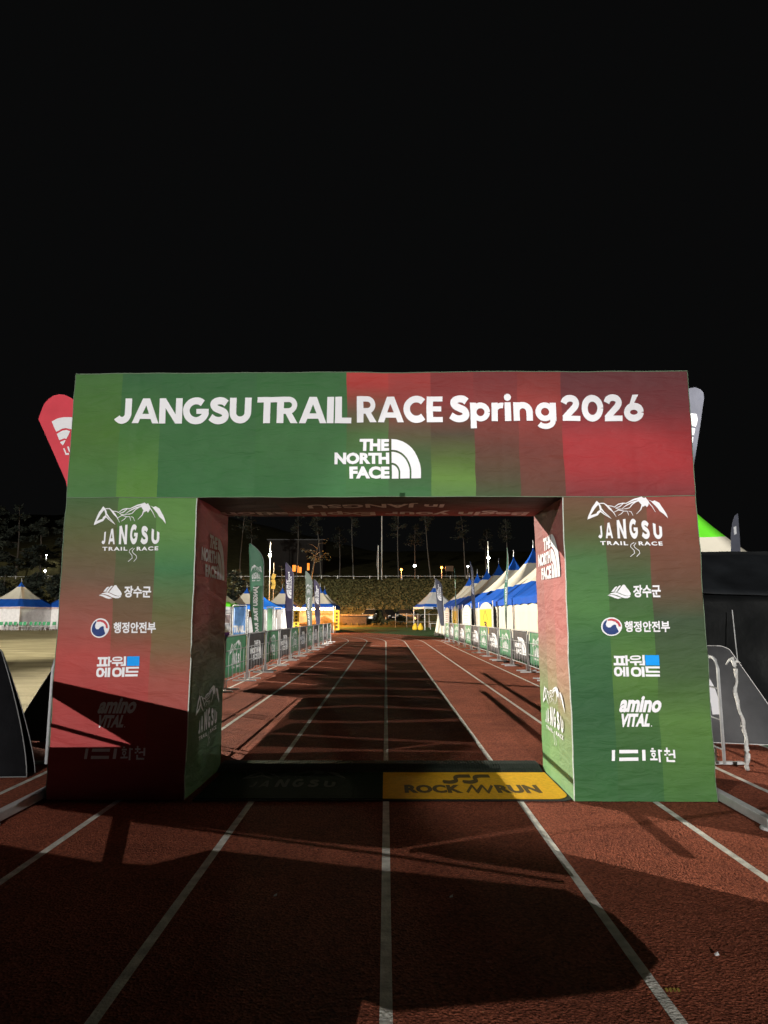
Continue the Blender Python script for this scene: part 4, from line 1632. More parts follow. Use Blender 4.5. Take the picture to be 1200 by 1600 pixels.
W_, B_, G_ = M_TENT_WHITE, M_TENT_BLUE, M_TENT_GREEN
STRIPE = [(.26, B_), (.70, W_), (1.0, B_)]
TGR = 'striped blue and white tents behind the right barriers'
XC = 8.6
t0 = pagoda('pagoda_tent', 'blue and white striped tent nearest the arch, showing beside the right leg', 'tent', (XC, 33.5, 0), 0, 6.0, 2.42, 5.65, STRIPE, walls=(0, 1, 2, 3), group=TGR)
NAMES = ['second of the blue and white striped tents from the arch, behind the pale green flag', 'third of the blue and white striped tents from the arch', 'fourth of the blue and white striped tents from the arch', 'fifth of the blue and white striped tents from the arch',
         'sixth of the blue and white striped tents from the arch', 'farthest of the blue and white striped tents in the right row']
for i, lb in enumerate(NAMES):
    dup(t0, (XC, 39.6 + 6.15 * i, 0), 0, lb)
dup(t0, (XC, 27.3, 0), 0, 'blue and white striped tent wholly behind the right leg of the arch')

# arched signs and doors on the tents' track side
def tent_sign(y, wdt, col, label, num):
    t = thing('tent_sign', label, 'sign', (XC - 3.16, y, 0), R(-90), 'signs hung on the front of the striped tents')
    b = MB()
    h = 2.05
    pts = [(-wdt / 2, 0, .35), (wdt / 2, 0, .35), (wdt / 2, 0, h - .2)] + [(wdt / 2 * math.cos(R(a)), 0, h - .2 + .55 * math.sin(R(a))) for a in range(15, 180, 15)] + [(-wdt / 2, 0, h - .2)]
    b.prism(pts, (0, .02, 0))
    fix_normals(b.build('arched_panel', M_TENT_WHITE, t))
    b = MB()
    b.box((0, -.012, 1.38), (wdt * .86, .008, 1.3))
    pan = b.build('colour_panel', col, t)
    ink = mat('black_ink', (.02, .02, .02), .7, .1)
    f = lambda u, v: Vector((u * wdt / 1.6, -.0205, v))
    if num:
        decal(fit(text_polys(num, .04), -.16, 1.0, .16, 1.36), f, 'sign_number', ink, pan)
        decal([[Vector((q[0], q[1])) for q in p] for p in stroke([(-.26, -1.44), (-.2, -1.66), (-.09, -1.8), (0, -1.97), (.09, -1.8), (.2, -1.66), (.26, -1.44)], .03)], f, 'sign_outline', ink, pan)
    else:
        decal(rects([(-.5, -1.9 + k * .18, .46 - .12 * (k % 3), -1.83 + k * .18) for k in range(6)]), f, 'sign_text', mat('grey_ink', (.35, .33, .36), .7), pan)
    for sx in (-1, 1):
        b = MB()
        b.tube([(sx * (wdt / 2 + .12), 0, 0), (sx * (wdt / 2 + .12), 0, h + .4)], .03, 6)
        b.build('sign_post', M_WHITE_STEEL, t)
    return t


M_PALE_PANEL = mat('white_panel', (.72, .7, .7), .6, .05)
tent_sign(37.6, 5.0, M_YELLOW, 'yellow arched tent sign with the number three, nearest of the signs', '3')
tent_sign(46.4, 4.6, M_PALE_PANEL, 'white arched tent sign with grey text between the two yellow signs', None)
tent_sign(54.2, 4.6, M_YELLOW, 'yellow arched tent sign with the number two, between two white signs', '2')
tent_sign(61.2, 4.6, M_PALE_PANEL, 'white arched tent sign with grey text, farthest of the signs', None)

# open canopy at the far end, with ballast bags and bench
can = pagoda('open_canopy', 'pale grey open canopy with blue trim standing beyond the striped tents', 'canopy', (6.0, 84.0, 0), R(16), 4.2, 2.75, 5.6, [(.12, B_), (.62, mat('pale_grey_vinyl', (.5, .5, .5), .5, .06)), (.80, B_), (1, mat('pale_grey_vinyl', (.5, .5, .5), .5, .06))], legs=True, vmat=mat('pale_grey_vinyl', (.5, .5, .5), .5, .06))
decal(fit(text_polys('MEDICAL', .05), -.2, 2.5, 1.5, 2.68) if False else rects([(-1.0, -2.70, -.6, -2.5), (-.2, -2.67, .1, -2.53), (.16, -2.67, .4, -2.53), (.48, -2.67, .8, -2.53), (.86, -2.67, 1.2, -2.53)]), lambda u, v: Vector((u, -2.125, v)), 'valance_print', mat('black_ink', (.02, .02, .02)), can)
for i, (dx, dy) in enumerate(((-2.5, -1.6), (-1.9, -2.4), (.6, -2.7))):
    bg_ = thing('ballast_bag', ['yellow ballast bag at the back left leg of the open canopy', 'larger yellow ballast bag at the front left leg of the open canopy', 'white ballast bag at the front right leg of the open canopy'][i], 'bag', (6.0 + dx, 84 + dy, 0), 0, 'ballast bags at the canopy legs')
    b = MB()
    b.lathe((0, 0, 0), [(0, 0), (.3, .02), (.34, .2), (.26, .5), (.12, .72), (.06, .8)], 10)
    b.build('bag_body', M_YELLOW if i < 2 else M_PALE_PANEL, bg_, True)
    b = MB()
    b.tube([(-.06, 0, .78), (-.1, 0, .95), (.1, 0, .95), (.06, 0, .78)], .02, 6)
    b.build('bag_handle', M_POLE, bg_)
bn = thing('folding_bench', 'small white bench under the open canopy', 'bench', (6.2, 84.5, 0))
b = MB(); b.bevbox((0, 0, .72), (1.8, .6, .04), .01); b.build('bench_top', M_WHITE_STEEL, bn)
for sx in (-.75, .75):
    b = MB(); b.bar((sx, -.25, 0), (sx, .2, .7), .03); b.bar((sx, .25, 0), (sx, -.2, .7), .03); b.build('leg', M_WHITE_STEEL, bn)
# white cloth flap at the end of the row
fl = MB()
a0, a1 = yp(678, 1000, 58).x, yp(694, 1000, 58).x
nu = 10
vs = [Vector((a0 + (a1 - a0) * (i / nu) * 1.0 + (.52 * v ** .8) * (1 - i / nu), 58 + .12 * math.sin(i * 1.7) * (1 - v), .01 + 2.9 * v)) for v in [j / 8 for j in range(9)] for i in range(nu + 1)]
fl.add(vs, [(j * (nu + 1) + i, j * (nu + 1) + i + 1, (j + 1) * (nu + 1) + i + 1, (j + 1) * (nu + 1) + i) for j in range(8) for i in range(nu)])
tag(fl.build('cloth_flap', M_TENT_WHITE, None, True, solid=.01), 'white cloth flap flaring to the ground at the far end of the striped tents', 'cloth')

# green-topped tent behind the black one
pagoda('pagoda_tent', 'white pagoda tent with bright green top behind the black tent', 'tent', (10.6, 26, 0), 0, 6.6, 2.6, 7.7, [(.37, W_), (1.0, G_)], walls=(0, 1, 3), legs=True, vmat=W_)

# black tent
bt = thing('black_tent', 'large black tent with sagging cloth walls to the right of the arch', 'tent', (6.9, 12.2, 0))
M_BLK = mat('black_tarpaulin', (0.0055, 0.006, 0.0065), 0.5, 0.25, 2, 0.6, 4, spec=.16)
b = MB()
nu, nv = 40, 14


def bt_wall(u, v, side=0):
    x = -2.45 + 5.4 * u
    fold = .06 * noise.noise(Vector((x * .8 - v * 1.2, v * 4.2, 1))) + .035 * noise.noise(Vector((x * 2 + v, v * 7, 9)))
    return Vector((x, -.9 - .25 * (1 - v) + fold, .01 + 2.02 * v))


b.add([bt_wall(i / nu, j / nv) for j in range(nv + 1) for i in range(nu + 1)], [(j * (nu + 1) + i, j * (nu + 1) + i + 1, (j + 1) * (nu + 1) + i + 1, (j + 1) * (nu + 1) + i) for j in range(nv) for i in range(nu)])
b.build('side_wall', M_BLK, bt, True, solid=.006)
b = MB()
b.add([Vector((-2.45, -.9 + 2.4 * i / 12, 2.0 * j / 6 + .01)) + Vector((.05 * noise.noise(Vector((i * .7, j * .5, 4))), 0, 0)) for j in range(7) for i in range(13)], [(j * 13 + i, j * 13 + i + 1, (j + 1) * 13 + i + 1, (j + 1) * 13 + i) for j in range(6) for i in range(12)])
b.build('end_wall', M_BLK, bt, True, solid=.006)
b = MB()
rz_ = lambda t: 2.06 + .78 * t
rp = []
for j in range(9):
    for i in range(nu + 1):
        t = j / 8
        x = -2.5 + 5.5 * i / nu
        rp.append(Vector((x, -1.0 + 1.35 * t, rz_(t) - .07 * math.sin(math.pi * i / nu) * (1 - t) + .03 * noise.noise(Vector((x * 1.4, t * 3, 6))) - .10 * t * (1 - t))))
for j in range(1, 9):
    for i in range(nu + 1):
        t = j / 8
        x = -2.5 + 5.5 * i / nu
        rp.append(Vector((x, .35 + 1.3 * t, 2.84 - .78 * t)))
b.add(rp, [(j * (nu + 1) + i, j * (nu + 1) + i + 1, (j + 1) * (nu + 1) + i + 1, (j + 1) * (nu + 1) + i) for j in range(16) for i in range(nu)])
b.build('roof', mat('lit_black_tarpaulin', (.016, .018, .021), .5, .35, 2, .7, 3, spec=.3), bt, True, solid=.006)  # tarpaulin painted paler than the walls for the light on the roof
for x, y in ((-2.4, -.95), (2.95, -.95), (-2.4, 1.5), (2.95, 1.5)):
    b = MB(); b.tube([(x, y + .1, 0), (x, y + .1, 2.05)], .025, 8); b.build('leg', M_DARK, bt)
b = MB()
c0 = Vector((6.9, 12.2, 0))
g0, g1, g2 = yp(1144, 953, 11.0) - c0, yp(1150, 1010, 10.8) - c0, yp(1159, 1090, 10.2) - c0
b.tube([g0, g1, g2], .008, 6)
b.build('guy_rope', mat('white_rope', (.6, .6, .6), .7), bt)

# ------------------------------------------------------------------ pop-up A-frame banners
def popup(label, loc, rz, L_, H, m, logo=None, e=1.0, lean=.34, e2=1.0, pipe=None):
    """two rounded cloth panels leaning against each other, pale piping round the hem"""
    t = thing('popup_banner', label, 'banner', (loc[0], loc[1], 0), rz, 'pop-up banners beside the arch')

    def outline(n=12):
        """straight-sided panel with a rounded top: slant e, curvature e2"""
        half = [(L_ / 2 * (1 - e * (k / n) ** e2), H * k / n * .93) for k in range(n + 1)]
        xt = half[-1][0]
        top = [(xt * (1 - (k / 6) ** 1.6 * .5), H * (.93 + .07 * math.sin(k / 6 * math.pi / 2))) for k in range(1, 7)]
        left = half + top
        return left + [(-x, z) for x, z in left[::-1]]
    O = outline()
    for side in (-1, 1):
        b = MB()
        P = [Vector((x, side * lean * (1 - z / H), .015 + z)) for x, z in O]
        ctr = [Vector((x * .5, side * (lean * (1 - z * .5 / H) + .0), .015 + z * .5)) for x, z in O]
        base = [Vector((x * .02, side * lean * 1.0, .015)) for x, z in O]
        n = len(O)
        b.add(P + ctr + base, [(i, i + 1, n + i + 1, n + i) for i in range(n - 1)] + [(n + i, n + i + 1, 2 * n + i + 1, 2 * n + i) for i in range(n - 1)])
        pan = b.build('cloth_panel', m, t, True, solid=.004)
        b = MB()
        b.tube(P + [P[0]], .006, 5)
        b.build('piping', pipe or M_PALE_PANEL, pan, True)
        if logo and side == -1:
            vf = DOME_V
            xs_, ys_ = [p.x for p in vf[0]], [p.y for p in vf[0]]
            a, c, b0, d = min(xs_), max(xs_), min(ys_), max(ys_)

            def fn(x, y):
                z = H * (logo[2] + (logo[3] - logo[2]) * (y - b0) / (d - b0))
                return Vector((L_ * (logo[0] + (logo[1] - logo[0]) * (x - a) / (c - a)), -lean * (1 - z / H) - .008, .015 + z))
            logo_mesh(vf, fn, 'banner_print', M_WHITE_PRINT, pan)
    return t


popup('black pop-up banner with white piping at the left edge, nearest the camera', (-4.84, 7.42), R(4), 2.2, 1.36, M_BLACK_CLOTH, (-.4, .33, .2, .5), .36, .10, 1.35, mat('grey_piping', (.14, .14, .14), .7, .1))
popup('dark grey triangular pop-up banner partly behind the left arch leg', (-4.12, 9.75), R(0), 1.9, 1.22, M_DARK_CLOTH, None, .56, .3, 1.05)
M_GREY_CLOTH = mat('mid_grey_banner_cloth', (0.085, 0.085, 0.09), 0.65, 0.12, 5, 0.3, 12)
popup('grey pop-up banner with white dome logo beside the black tent', (4.45, 9.75), R(-14), 1.9, 1.24, M_GREY_CLOTH, (-.46, .06, .28, .8), .62, .42, 1.05)

# =================================================================== LEFT SIDE: field tents, booth, frames
LG = 'peaked tents across the field'
M_PRINT_WALL = mat('white_printed_wall', (.78, .75, .75), .55, .1, 3, .6, 3)
fw = pagoda('pagoda_tent', 'blue and white pagoda tent at the far left of the field', 'tent', (yp(27, 950, 84).x, 84.5, 0), R(-16), 6.2, 2.75, 5.9, [(.30, B_), (.78, W_), (1.0, B_)], walls=(0, 1, 2, 3), wall_m=M_PRINT_WALL, group=LG, vmat=mat('pale_pink_valance', (.6, .46, .45), .6, .2, 3))
dup(fw, (yp(113, 950, 86).x, 88.0, 0), R(-16), 'blue and white pagoda tent half hidden by the left arch leg')
dup(fw, (yp(-66, 950, 84).x, 83.0, 0), R(-16), 'blue and white pagoda tent cut off by the left picture edge')
LT = [(385, 80, 'small blue tipped white tent behind the blue flat canopy', B_), (441, 80, 'small blue tipped white tent behind the purple flag', B_), (500, 78, 'small blue tipped white tent left of two behind the glowing booth', B_), (507, 84, 'small blue tipped white tent right of two behind the glowing booth', B_)]
s0 = None
for px, D, lb, tip in LT:
    x = yp(px, 950, D).x
    if s0 is None:
        s0 = pagoda('pagoda_tent', lb, 'tent', (x, D, 0), 0, 3.6, 2.75, 5.0, [(.12, B_), (.66, W_), (1, B_)], walls=(0, 2), wall_m=M_PRINT_WALL, group=LG)
    else:
        dup(s0, (x, D, 0), 0, lb)
pagoda('pagoda_tent', 'white tent with green trim just inside the left arch leg', 'tent', (yp(336, 950, 76).x, 76, 0), 0, 4.4, 2.9, 5.4, [(.1, G_), (.7, W_), (1, G_)], walls=(0, 1), wall_m=M_PRINT_WALL, group=LG)
pagoda('pagoda_tent', 'bright green tent top between the small blue tipped tents', 'tent', (yp(396, 950, 92).x, 92, 0), 0, 3.6, 2.7, 5.1, [(.1, G_), (.6, W_), (1, G_)], walls=(0,), wall_m=M_PRINT_WALL, group=LG)
pagoda('flat_canopy', 'bright blue pop-up canopy behind the sage green flag', 'canopy', (yp(411, 950, 60).x, 60, 0), R(20), 3.1, 2.42, 3.4, [(1.0, mat('bright_blue_vinyl', (.02, .16, .62), .5, .1))], finial=False, valance=.22)

# white and green picket of cloth cones before the far tents
for i in range(13):
    px = -8 + i * 7.6 + rnd.uniform(-1.5, 1.5)
    p = gp(px, 985)
    D = 79.5
    x = yp(px, 985, D).x
    t = thing('folding_chair', 'white and green folding chairs in a row before the far left tents', 'chair', (x, D, 0), rnd.uniform(-.4, .4), 'folding chairs before the far left tents')
    b = MB(); b.bevbox((0, 0, .45), (.42, .42, .04), .01); b.build('seat', M_PALE_PANEL, t)
    b = MB(); b.bevbox((0, .22, .78), (.42, .04, .4), .01); b.build('backrest', mat('green_plastic', (.04, .32, .12), .5), t)
    for sx in (-.2, .2):
        b = MB(); b.bar((sx, -.2, 0), (sx, .22, .95), .03); b.bar((sx, .22, 0), (sx, -.18, .45), .03); b.build('leg', M_PALE_PANEL, t)

# framed banners behind the left barriers
def framed_banner(label, pxl, pxr, D, ztop, panels, text=None, name='banner_stand'):
    x0, x1 = yp(pxl, 960, D).x, yp(pxr, 960, D).x
    w = x1 - x0
    t = thing(name, label, 'banner', ((x0 + x1) / 2, D, 0), 0, 'framed banners behind the left barriers')
    b = MB()
    for sx in (-1, 1):
        b.tube([(sx * w / 2, 0, 0), (sx * w / 2, 0, ztop)], .022, 8)
    b.tube([(-w / 2, 0, ztop), (w / 2, 0, ztop)], .022, 8)
    b.tube([(-w / 2, 0, .45), (w / 2, 0, .45)], .016, 8)
    b.build('frame', M_WHITE_STEEL, t, True)
    for z0, z1, m in panels:
        b = MB()
        n = 8
        b.add([Vector((-w / 2 + .035 + (w - .07) * i / n, -.01 + .012 * math.sin(i * 1.9 + z), z)) for z in (z0, z1) for i in range(n + 1)], [(i, i + 1, n + 2 + i, n + 1 + i) for i in range(n)])
        pn = b.build('cloth_panel', m, t, True, solid=.003)
    if text:
        decal(fit(text_polys(text[0], .06), -w * .42, text[1], w * .42, text[2]), lambda u, v: Vector((u, -.03, v)), 'banner_lettering', M_WHITE_PRINT, t)
    return t


M_BLUEB = mat('pale_blue_banner', (.16, .34, .72), .6, .3, 3)
M_PINKB = mat('pale_pink_banner', (.55, .42, .42), .6, .25, 5)
M_LGREEN = mat('pale_green_banner', (.3, .62, .36), .6, .15, 4)
M_PURP = mat('purple_banner', (.22, .07, .24), .6, .15, 4)
framed_banner('pale blue banner in a white tube frame left of the sage green flag', 364, 385, 30, 2.12, [(.5, 2.05, M_BLUEB)], ('TRAIL', .95, 1.25))
framed_banner('white and pink banner frame with purple foot at the edge of the left arch leg', 340, 361, 31, 2.05, [(1.75, 2.0, M_PALE_PANEL), (1.35, 1.72, M_PINKB), (.95, 1.33, M_PALE_PANEL), (.6, .93, M_PURP)])
framed_banner('white banner in a frame half behind the sage green flag', 388, 397, 31, 1.9, [(.5, 1.6, M_PALE_PANEL)])
framed_banner('pale green banner right of the sage green flag', 417, 427, 34, 2.1, [(.5, 2.05, M_LGREEN)])
framed_banner('bare white steel frame between the pale green banner and the purple flag', 429, 440, 36, 2.1, [(.5, .9, M_PALE_PANEL)])
framed_banner('white printed banner in a frame just left of the purple flag', 441, 452, 38, 2.05, [(.5, 2.0, M_PRINT_WALL)])

# booth with string lights
bx0, bx1, BD = yp(459, 960, 66).x, yp(521, 960, 66).x, 66.0
bc = (bx0 + bx1) / 2
booth = thing('string_light_booth', 'booth hung with glowing orange string lights behind the left flags', 'booth', (bc, BD, 0))
bw = bx1 - bx0
for sx in (-1, 1):
    for sy in (0, 2.5):
        b = MB()
        b.tube([(sx * bw / 2, sy, 0), (sx * bw / 2, sy, 2.6)], .03, 8)
        b.build('post', M_WHITE_STEEL, booth)
b = MB()
b.add([Vector((-bw / 2 + bw * i / 20, 2.5 + .08 * noise.noise(Vector((i * .8, v, 2))), 2.5 * v + .02)) for v in (0, .5, 1) for i in range(21)], [(j * 21 + i, j * 21 + i + 1, (j + 1) * 21 + i + 1, (j + 1) * 21 + i) for j in range(2) for i in range(20)])
b.build('back_cloth', mat('pale_yellow_cloth', (.36, .23, .085), .6, .3, 2.5), booth, True, solid=.004)
b = MB()
b.bevbox((0, .2, .5), (bw * .8, .6, .9), .02)
b.build('counter', mat('pale_yellow_cloth', (.60, .46, .24)), booth)
b = MB()
b.tube([(-bw / 2 + bw * k / 40, -.02, 2.42 - .05 * math.sin(math.pi * (k % 10) / 10)) for k in range(41)], .01, 5)
cord = b.build('light_cord', M_DARK, booth)
M_BULB = emit('orange_bulb', (1.0, .60, .22), 90)
for k in range(26):
    b = MB()
    x = -bw / 2 + bw * (k + .5) / 26
    b.lathe((x, -.05, 2.20 + rnd.uniform(-.04, .04)), [(0, 0), (.06, .03), (.085, .1), (.04, .18), (0, .2)], 8)
    b.build('bulb', M_BULB, cord, True)
ld = bpy.data.lights.new('string_light_glow', 'AREA')
ld.shape = 'RECTANGLE'
ld.size, ld.size_y = bw, .15
ld.energy = 260
ld.color = (1, .36, .06)
lo = bpy.data.objects.new('string_light_glow', ld)
COL.objects.link(lo)
lo.parent = booth
lo.location = (0, .35, 2.3)
lo.rotation_euler = (R(-25), 0, 0)
ld2 = bpy.data.lights.new('string_light_spill', 'POINT')
ld2.energy = 350
ld2.color = (1, .46, .12)
ld2.shadow_soft_size = .5
lo = bpy.data.objects.new('string_light_spill', ld2)
COL.objects.link(lo)
lo.parent = booth
lo.location = (1.0, -.7, 2.9)
for px, D, lb in ((463, 63.5, 'yellow banner left of the glowing booth'), (526, 66, 'yellow banner standing right of the glowing booth')):
    t = thing('standing_banner', lb, 'banner', (yp(px, 960, D).x, D, 0), 0, 'yellow banners either side of the booth')
    b = MB(); b.bevbox((0, 0, 1.25), (.55, .03, 1.9), .012); pn = b.build('cloth_panel', M_YELLOW, t)
    b = MB(); b.tube([(0, .03, .05), (0, .03, 2.25)], .018, 6); b.bar((-.3, 0, .02), (.3, 0, .02), .3, .03); b.build('stand', M_DARK, t)
    decal(rects([(-.1, -2.0 + k * .32, .12, -1.78 + k * .32) for k in range(5)]), lambda u, v: Vector((u, -.02, v)), 'banner_marks', M_INK, pn)

# =================================================================== PARKED CARS AND RAILS BELOW THE BANK
def car(label, loc, rz, m, w=1.85, L_=4.6, h=1.65):
    t = thing('parked_car', label, 'car', loc, rz, 'cars parked below the bank')
    sec = [(-L_ / 2, .35, .62, .82), (-L_ / 2 + .08, .28, .86, .93), (-L_ / 2 + 1.0, .26, .98, .97), (-L_ / 2 + 1.3, .26, 1.02, .98), (L_ / 2 - 1.0, .26, 1.04, .98), (L_ / 2 - .1, .28, 1.0, .95), (L_ / 2, .35, .8, .86)]
    b = MB()
    vs = []
    for y, z0, z1, k in sec:
        hw = w / 2 * k
        vs += [Vector((-hw * .94, y, z0)), Vector((-hw, y, (z0 + z1) / 2)), Vector((-hw * .93, y, z1)), Vector((hw * .93, y, z1)), Vector((hw, y, (z0 + z1) / 2)), Vector((hw * .94, y, z0))]
    n = len(sec)
    b.add(vs, [(i * 6 + k, i * 6 + (k + 1) % 6, (i + 1) * 6 + (k + 1) % 6, (i + 1) * 6 + k) for i in range(n - 1) for k in range(6)] + [tuple(range(6)), tuple((n - 1) * 6 + k for k in range(5, -1, -1))])
    body = fix_normals(b.build('body', m, t))
    b = MB()
    cab = [(-L_ / 2 + 1.15, 1.0, .90, 0), (-L_ / 2 + 2.0, h, .72, 1), (L_ / 2 - .75, h - .03, .72, 1), (L_ / 2 - .15, 1.0, .88, 0)]
    vs = []
    for y, z, k, _ in cab:
        vs += [Vector((-w / 2 * k, y, z)), Vector((w / 2 * k, y, z))]
    b.add(vs, [(0, 1, 3, 2), (2, 3, 5, 4), (4, 5, 7, 6), (0, 2, 4, 6), (1, 7, 5, 3), (0, 6, 7, 1)])
    fix_normals(b.build('cabin_glass', mat('dark_car_glass', (.01, .012, .014), .1, .1, spec=.6), t))
    b = MB()
    b.bevbox((0, (-L_ / 2 + 2.0 + L_ / 2 - .75) / 2, h + .012), (w * .70, L_ - 2.85, .03), .01)
    b.build('roof', m, t)
    for sx in (-1, 1):
        b = MB(); b.bevbox((sx * w * .34, -L_ / 2 - .005, .72), (.34, .05, .14), .02); b.build('headlight', mat('headlight_lens', (.75, .75, .72), .15, .05, spec=.7), t)
        b = MB(); b.bevbox((sx * (w / 2 + .07), -L_ / 2 + 1.45, 1.08), (.14, .08, .1), .02); b.build('mirror', m, t)
        for yy in (-L_ / 2 + .85, L_ / 2 - .85):
            b = MB()
            b.v += [tuple(Vector((sx * (w / 2 - .1) + dx, yy + .33 * math.cos(2 * math.pi * k / 16), .33 + .33 * math.sin(2 * math.pi * k / 16)))) for dx in (-.1, .1) for k in range(16)]
            b.f += [[k, (k + 1) % 16, 16 + (k + 1) % 16, 16 + k] for k in range(16)] + [list(range(16)), list(range(31, 15, -1))]
            b.mi += [0] * 18
            wh = fix_normals(b.build('wheel', mat('tyre_rubber', (.015, .015, .015), .8), t))
            b = MB(); b.lathe((0, 0, 0), [(0, .0), (.2, .0), (.2, .02), (0, .02)], 12)
            rm = b.build('rim', M_STEEL, wh); rm.matrix_local = Matrix.Translation((sx * (w / 2 + .003), yy, .33)) @ Matrix.Rotation(R(90), 4, 'Y')
    b = MB(); b.bevbox((0, -L_ / 2 - .012, .5), (.5, .02, .12), .004); b.build('number_plate', M_PALE_PANEL, t)
    b = MB(); b.bevbox((0, -L_ / 2 - .006, .74), (w * .3, .03, .12), .01); b.build('grille', M_DARK, t)
    return t


car('silver car parked facing the track below the bank', (yp(579, 970, 106).x, 106.5, bank_z(-2, 106.5) * .0 + .9), R(-12), mat('silver_car_paint', (.42, .43, .43), .3, .05, metal=.3, spec=.5), 2.0, 4.6, 1.75)
car('black car parked beside the silver one below the bank', (yp(606, 970, 107).x, 106.8, .95), R(22), mat('black_car_paint', (.012, .012, .014), .25, .05, spec=.5))
car('dark grey car parked farther right below the bank', (yp(640, 970, 107).x, 106.8, .95), R(60), mat('dark_grey_car_paint', (.03, .03, .033), .3, .05, spec=.5))
pr_ = thing('pipe_fence', 'white pipe fence before the bank left of the open canopy', 'fence', (yp(618, 965, 98).x, 98, 0))
wpf = yp(688, 965, 98).x - yp(618, 965, 98).x
for k in range(5):
    b = MB(); b.tube([(wpf * k / 4, 0, 0), (wpf * k / 4, 0, 2.0)], .05, 8); b.build('post', M_GALV, pr_)
b = MB(); b.tube([(0, 0, 1.85), (wpf, 0, 1.85)], .04, 8); b.tube([(0, 0, .8), (wpf, 0, .8)], .03, 8); b.build('rail', M_GALV, pr_)
# hut / dark shelter beside the cars
hut = thing('dark_shed', 'low dark shed left of the silver car below the bank', 'shed', (yp(545, 965, 104).x, 104.6, .3))
b = MB(); b.bevbox((0, 0, .7), (5.4, 2.2, 1.4), .03); b.build('wall', mat('dark_shed_boards', (.05, .042, .035), .8, .3, 4), hut)
b = MB(); b.prism([(-2.9, -1.3, 1.45), (2.9, -1.3, 1.35), (2.9, -1.3, 1.5), (-2.9, -1.3, 1.6)], (0, 2.6, 0)); fix_normals(b.build('roof', mat('shed_sheet_roof', (.16, .13, .10), .6, .25, 3), hut))
# path ledge half way up is shaped in the bank; guard rail on top
gr = thing('guard_rail', 'pale steel guard rail along the road on top of the bank', 'guard rail', (0, 127, 0))
b = MB()
pts = [Vector((x, 0, bank_z(x, 127) + .72)) for x in range(-90, 61, 3)]
for a, c in zip(pts, pts[1:]):
    b.bar(a, c, .32, .05)
b.build('rail', M_GALV, gr)
for x in range(-90, 61, 3):
    b = MB(); b.bar((x, .05, bank_z(x, 127) - .1), (x, .05, bank_z(x, 127) + .85), .12); b.build('post', M_GALV, gr)

# =================================================================== LAMPS
def street_lamp(label, x, y, z0, zl, col, e, watts, r=.22, pole_over=0.0, arm=0.0):
    t = thing('street_lamp', label, 'lamp', (x, y, z0))
    h = zl - z0
    b = MB(); b.tube([(0, .12, -.1), (0, .12, h + .1 + pole_over)], [.09, .05], 8); b.build('pole', M_GALV, t)
    b = MB(); b.bevbox((0, .06, h + r + .02), (r * 2.0, r * 1.4, .08), .02); b.build('lamp_housing', M_DARK, t)
    b = MB(); b.lathe((0, -.14, h), [(0, -r), (r * .6, -r * .8), (r, 0), (r * .7, r * .7), (0, r)], 12); b.build('lamp_glass', emit('lamp_glass_%d' % int(col[2] * 100), col, e), t, True)
    if watts:
        ld = bpy.data.lights.new('lamp_light', 'POINT')
        ld.energy = watts; ld.color = col; ld.shadow_soft_size = r
        lo = bpy.data.objects.new('lamp_light', ld); COL.objects.link(lo); lo.parent = t; lo.location = (0, -.14 - r * 1.6, h - .05)
    return t


p = yp(422, 868, 103)
street_lamp('bright white lamp on a tall pole left of the purple flag', p.x, 103, .2, p.z, (1, .97, .62), 30, 8000, .25, 2.0)
p = yp(763, 872, 108)
street_lamp('white lamp on a pole above the striped tents', p.x, 108, .5, p.z, (1, .97, .72), 30, 2000, .25, 2.6)
p = yp(627, 890, 142)
street_lamp('orange street lamp left of the white one on the ridge', p.x, 142, bank_z(p.x, 142), p.z, (1, .36, .07), 4.5, 900, .27)
p = yp(690, 887, 140)
street_lamp('orange street lamp on the ridge beside a dark sign board', p.x, 140, bank_z(p.x, 140), p.z, (1, .36, .07), 4.5, 900, .27)
p = yp(648, 884, 150)
street_lamp('small white lamp between the two orange lamps on the ridge', p.x, 150, bank_z(p.x, 150), p.z, (1, .98, .95), 26, 300, .32)
p = yp(731, 885, 150)
street_lamp('faint white lamp on the ridge behind the tent peaks', p.x, 150, bank_z(p.x, 150), p.z, (1, .98, .95), 6, 0, .2)
p = yp(72, 867, 150)
street_lamp('white lamp far off among the trees left of the arch', p.x, 150, bank_z(p.x, 150), p.z, (1, .98, .95), 26, 200, .3)
p = yp(71, 892, 140)
street_lamp('faint lamp low among the trees left of the arch', p.x, 140, bank_z(p.x, 140), p.z, (1, .98, .95), 6, 0, .2)
street_lamp('added orange lamp hidden behind the glowing booth, lighting the bank', yp(511, 950, 101).x, 101, 0, 3.9, (1, .36, .06), 4, 14000, .2)  # unseen lamp added for the orange glow on the bank
# sign board by the orange lamp, flag poles, pole with cloth
sb = thing('sign_board', 'dark brown sign board on posts beside the right orange lamp', 'sign', (yp(702, 884, 139).x, 139, bank_z(12, 139)))
b = MB(); b.bevbox((0, 0, 2.6), (1.7, .12, 1.1), .03); b.build('board', mat('brown_sign_board', (.12, .07, .04), .6, .2), sb)
for sx in (-.6, .6):
    b = MB(); b.tube([(sx, .1, -.1), (sx, .1, 2.2)], .05, 8); b.build('post', M_DARK, sb)
fp = thing('tall_mast', 'tall bare pale mast rising above the bank in the middle of the arch', 'mast', (yp(596.5, 905, 128).x, 128.5, 8.2))
b = MB(); b.tube([(0, 0, -.1), (0, 0, 17)], [.14, .07], 8); b.build('shaft', M_GALV, fp)
b = MB(); b.lathe((0, 0, -.05), [(.3, 0), (.3, .12), (.16, .2)], 10); b.build('mast_base', M_GALV, fp)
fp = thing('flag_pole', 'short white pole with a furled cloth left of the tall mast', 'pole', (yp(591, 905, 126).x, 126, 8.0))
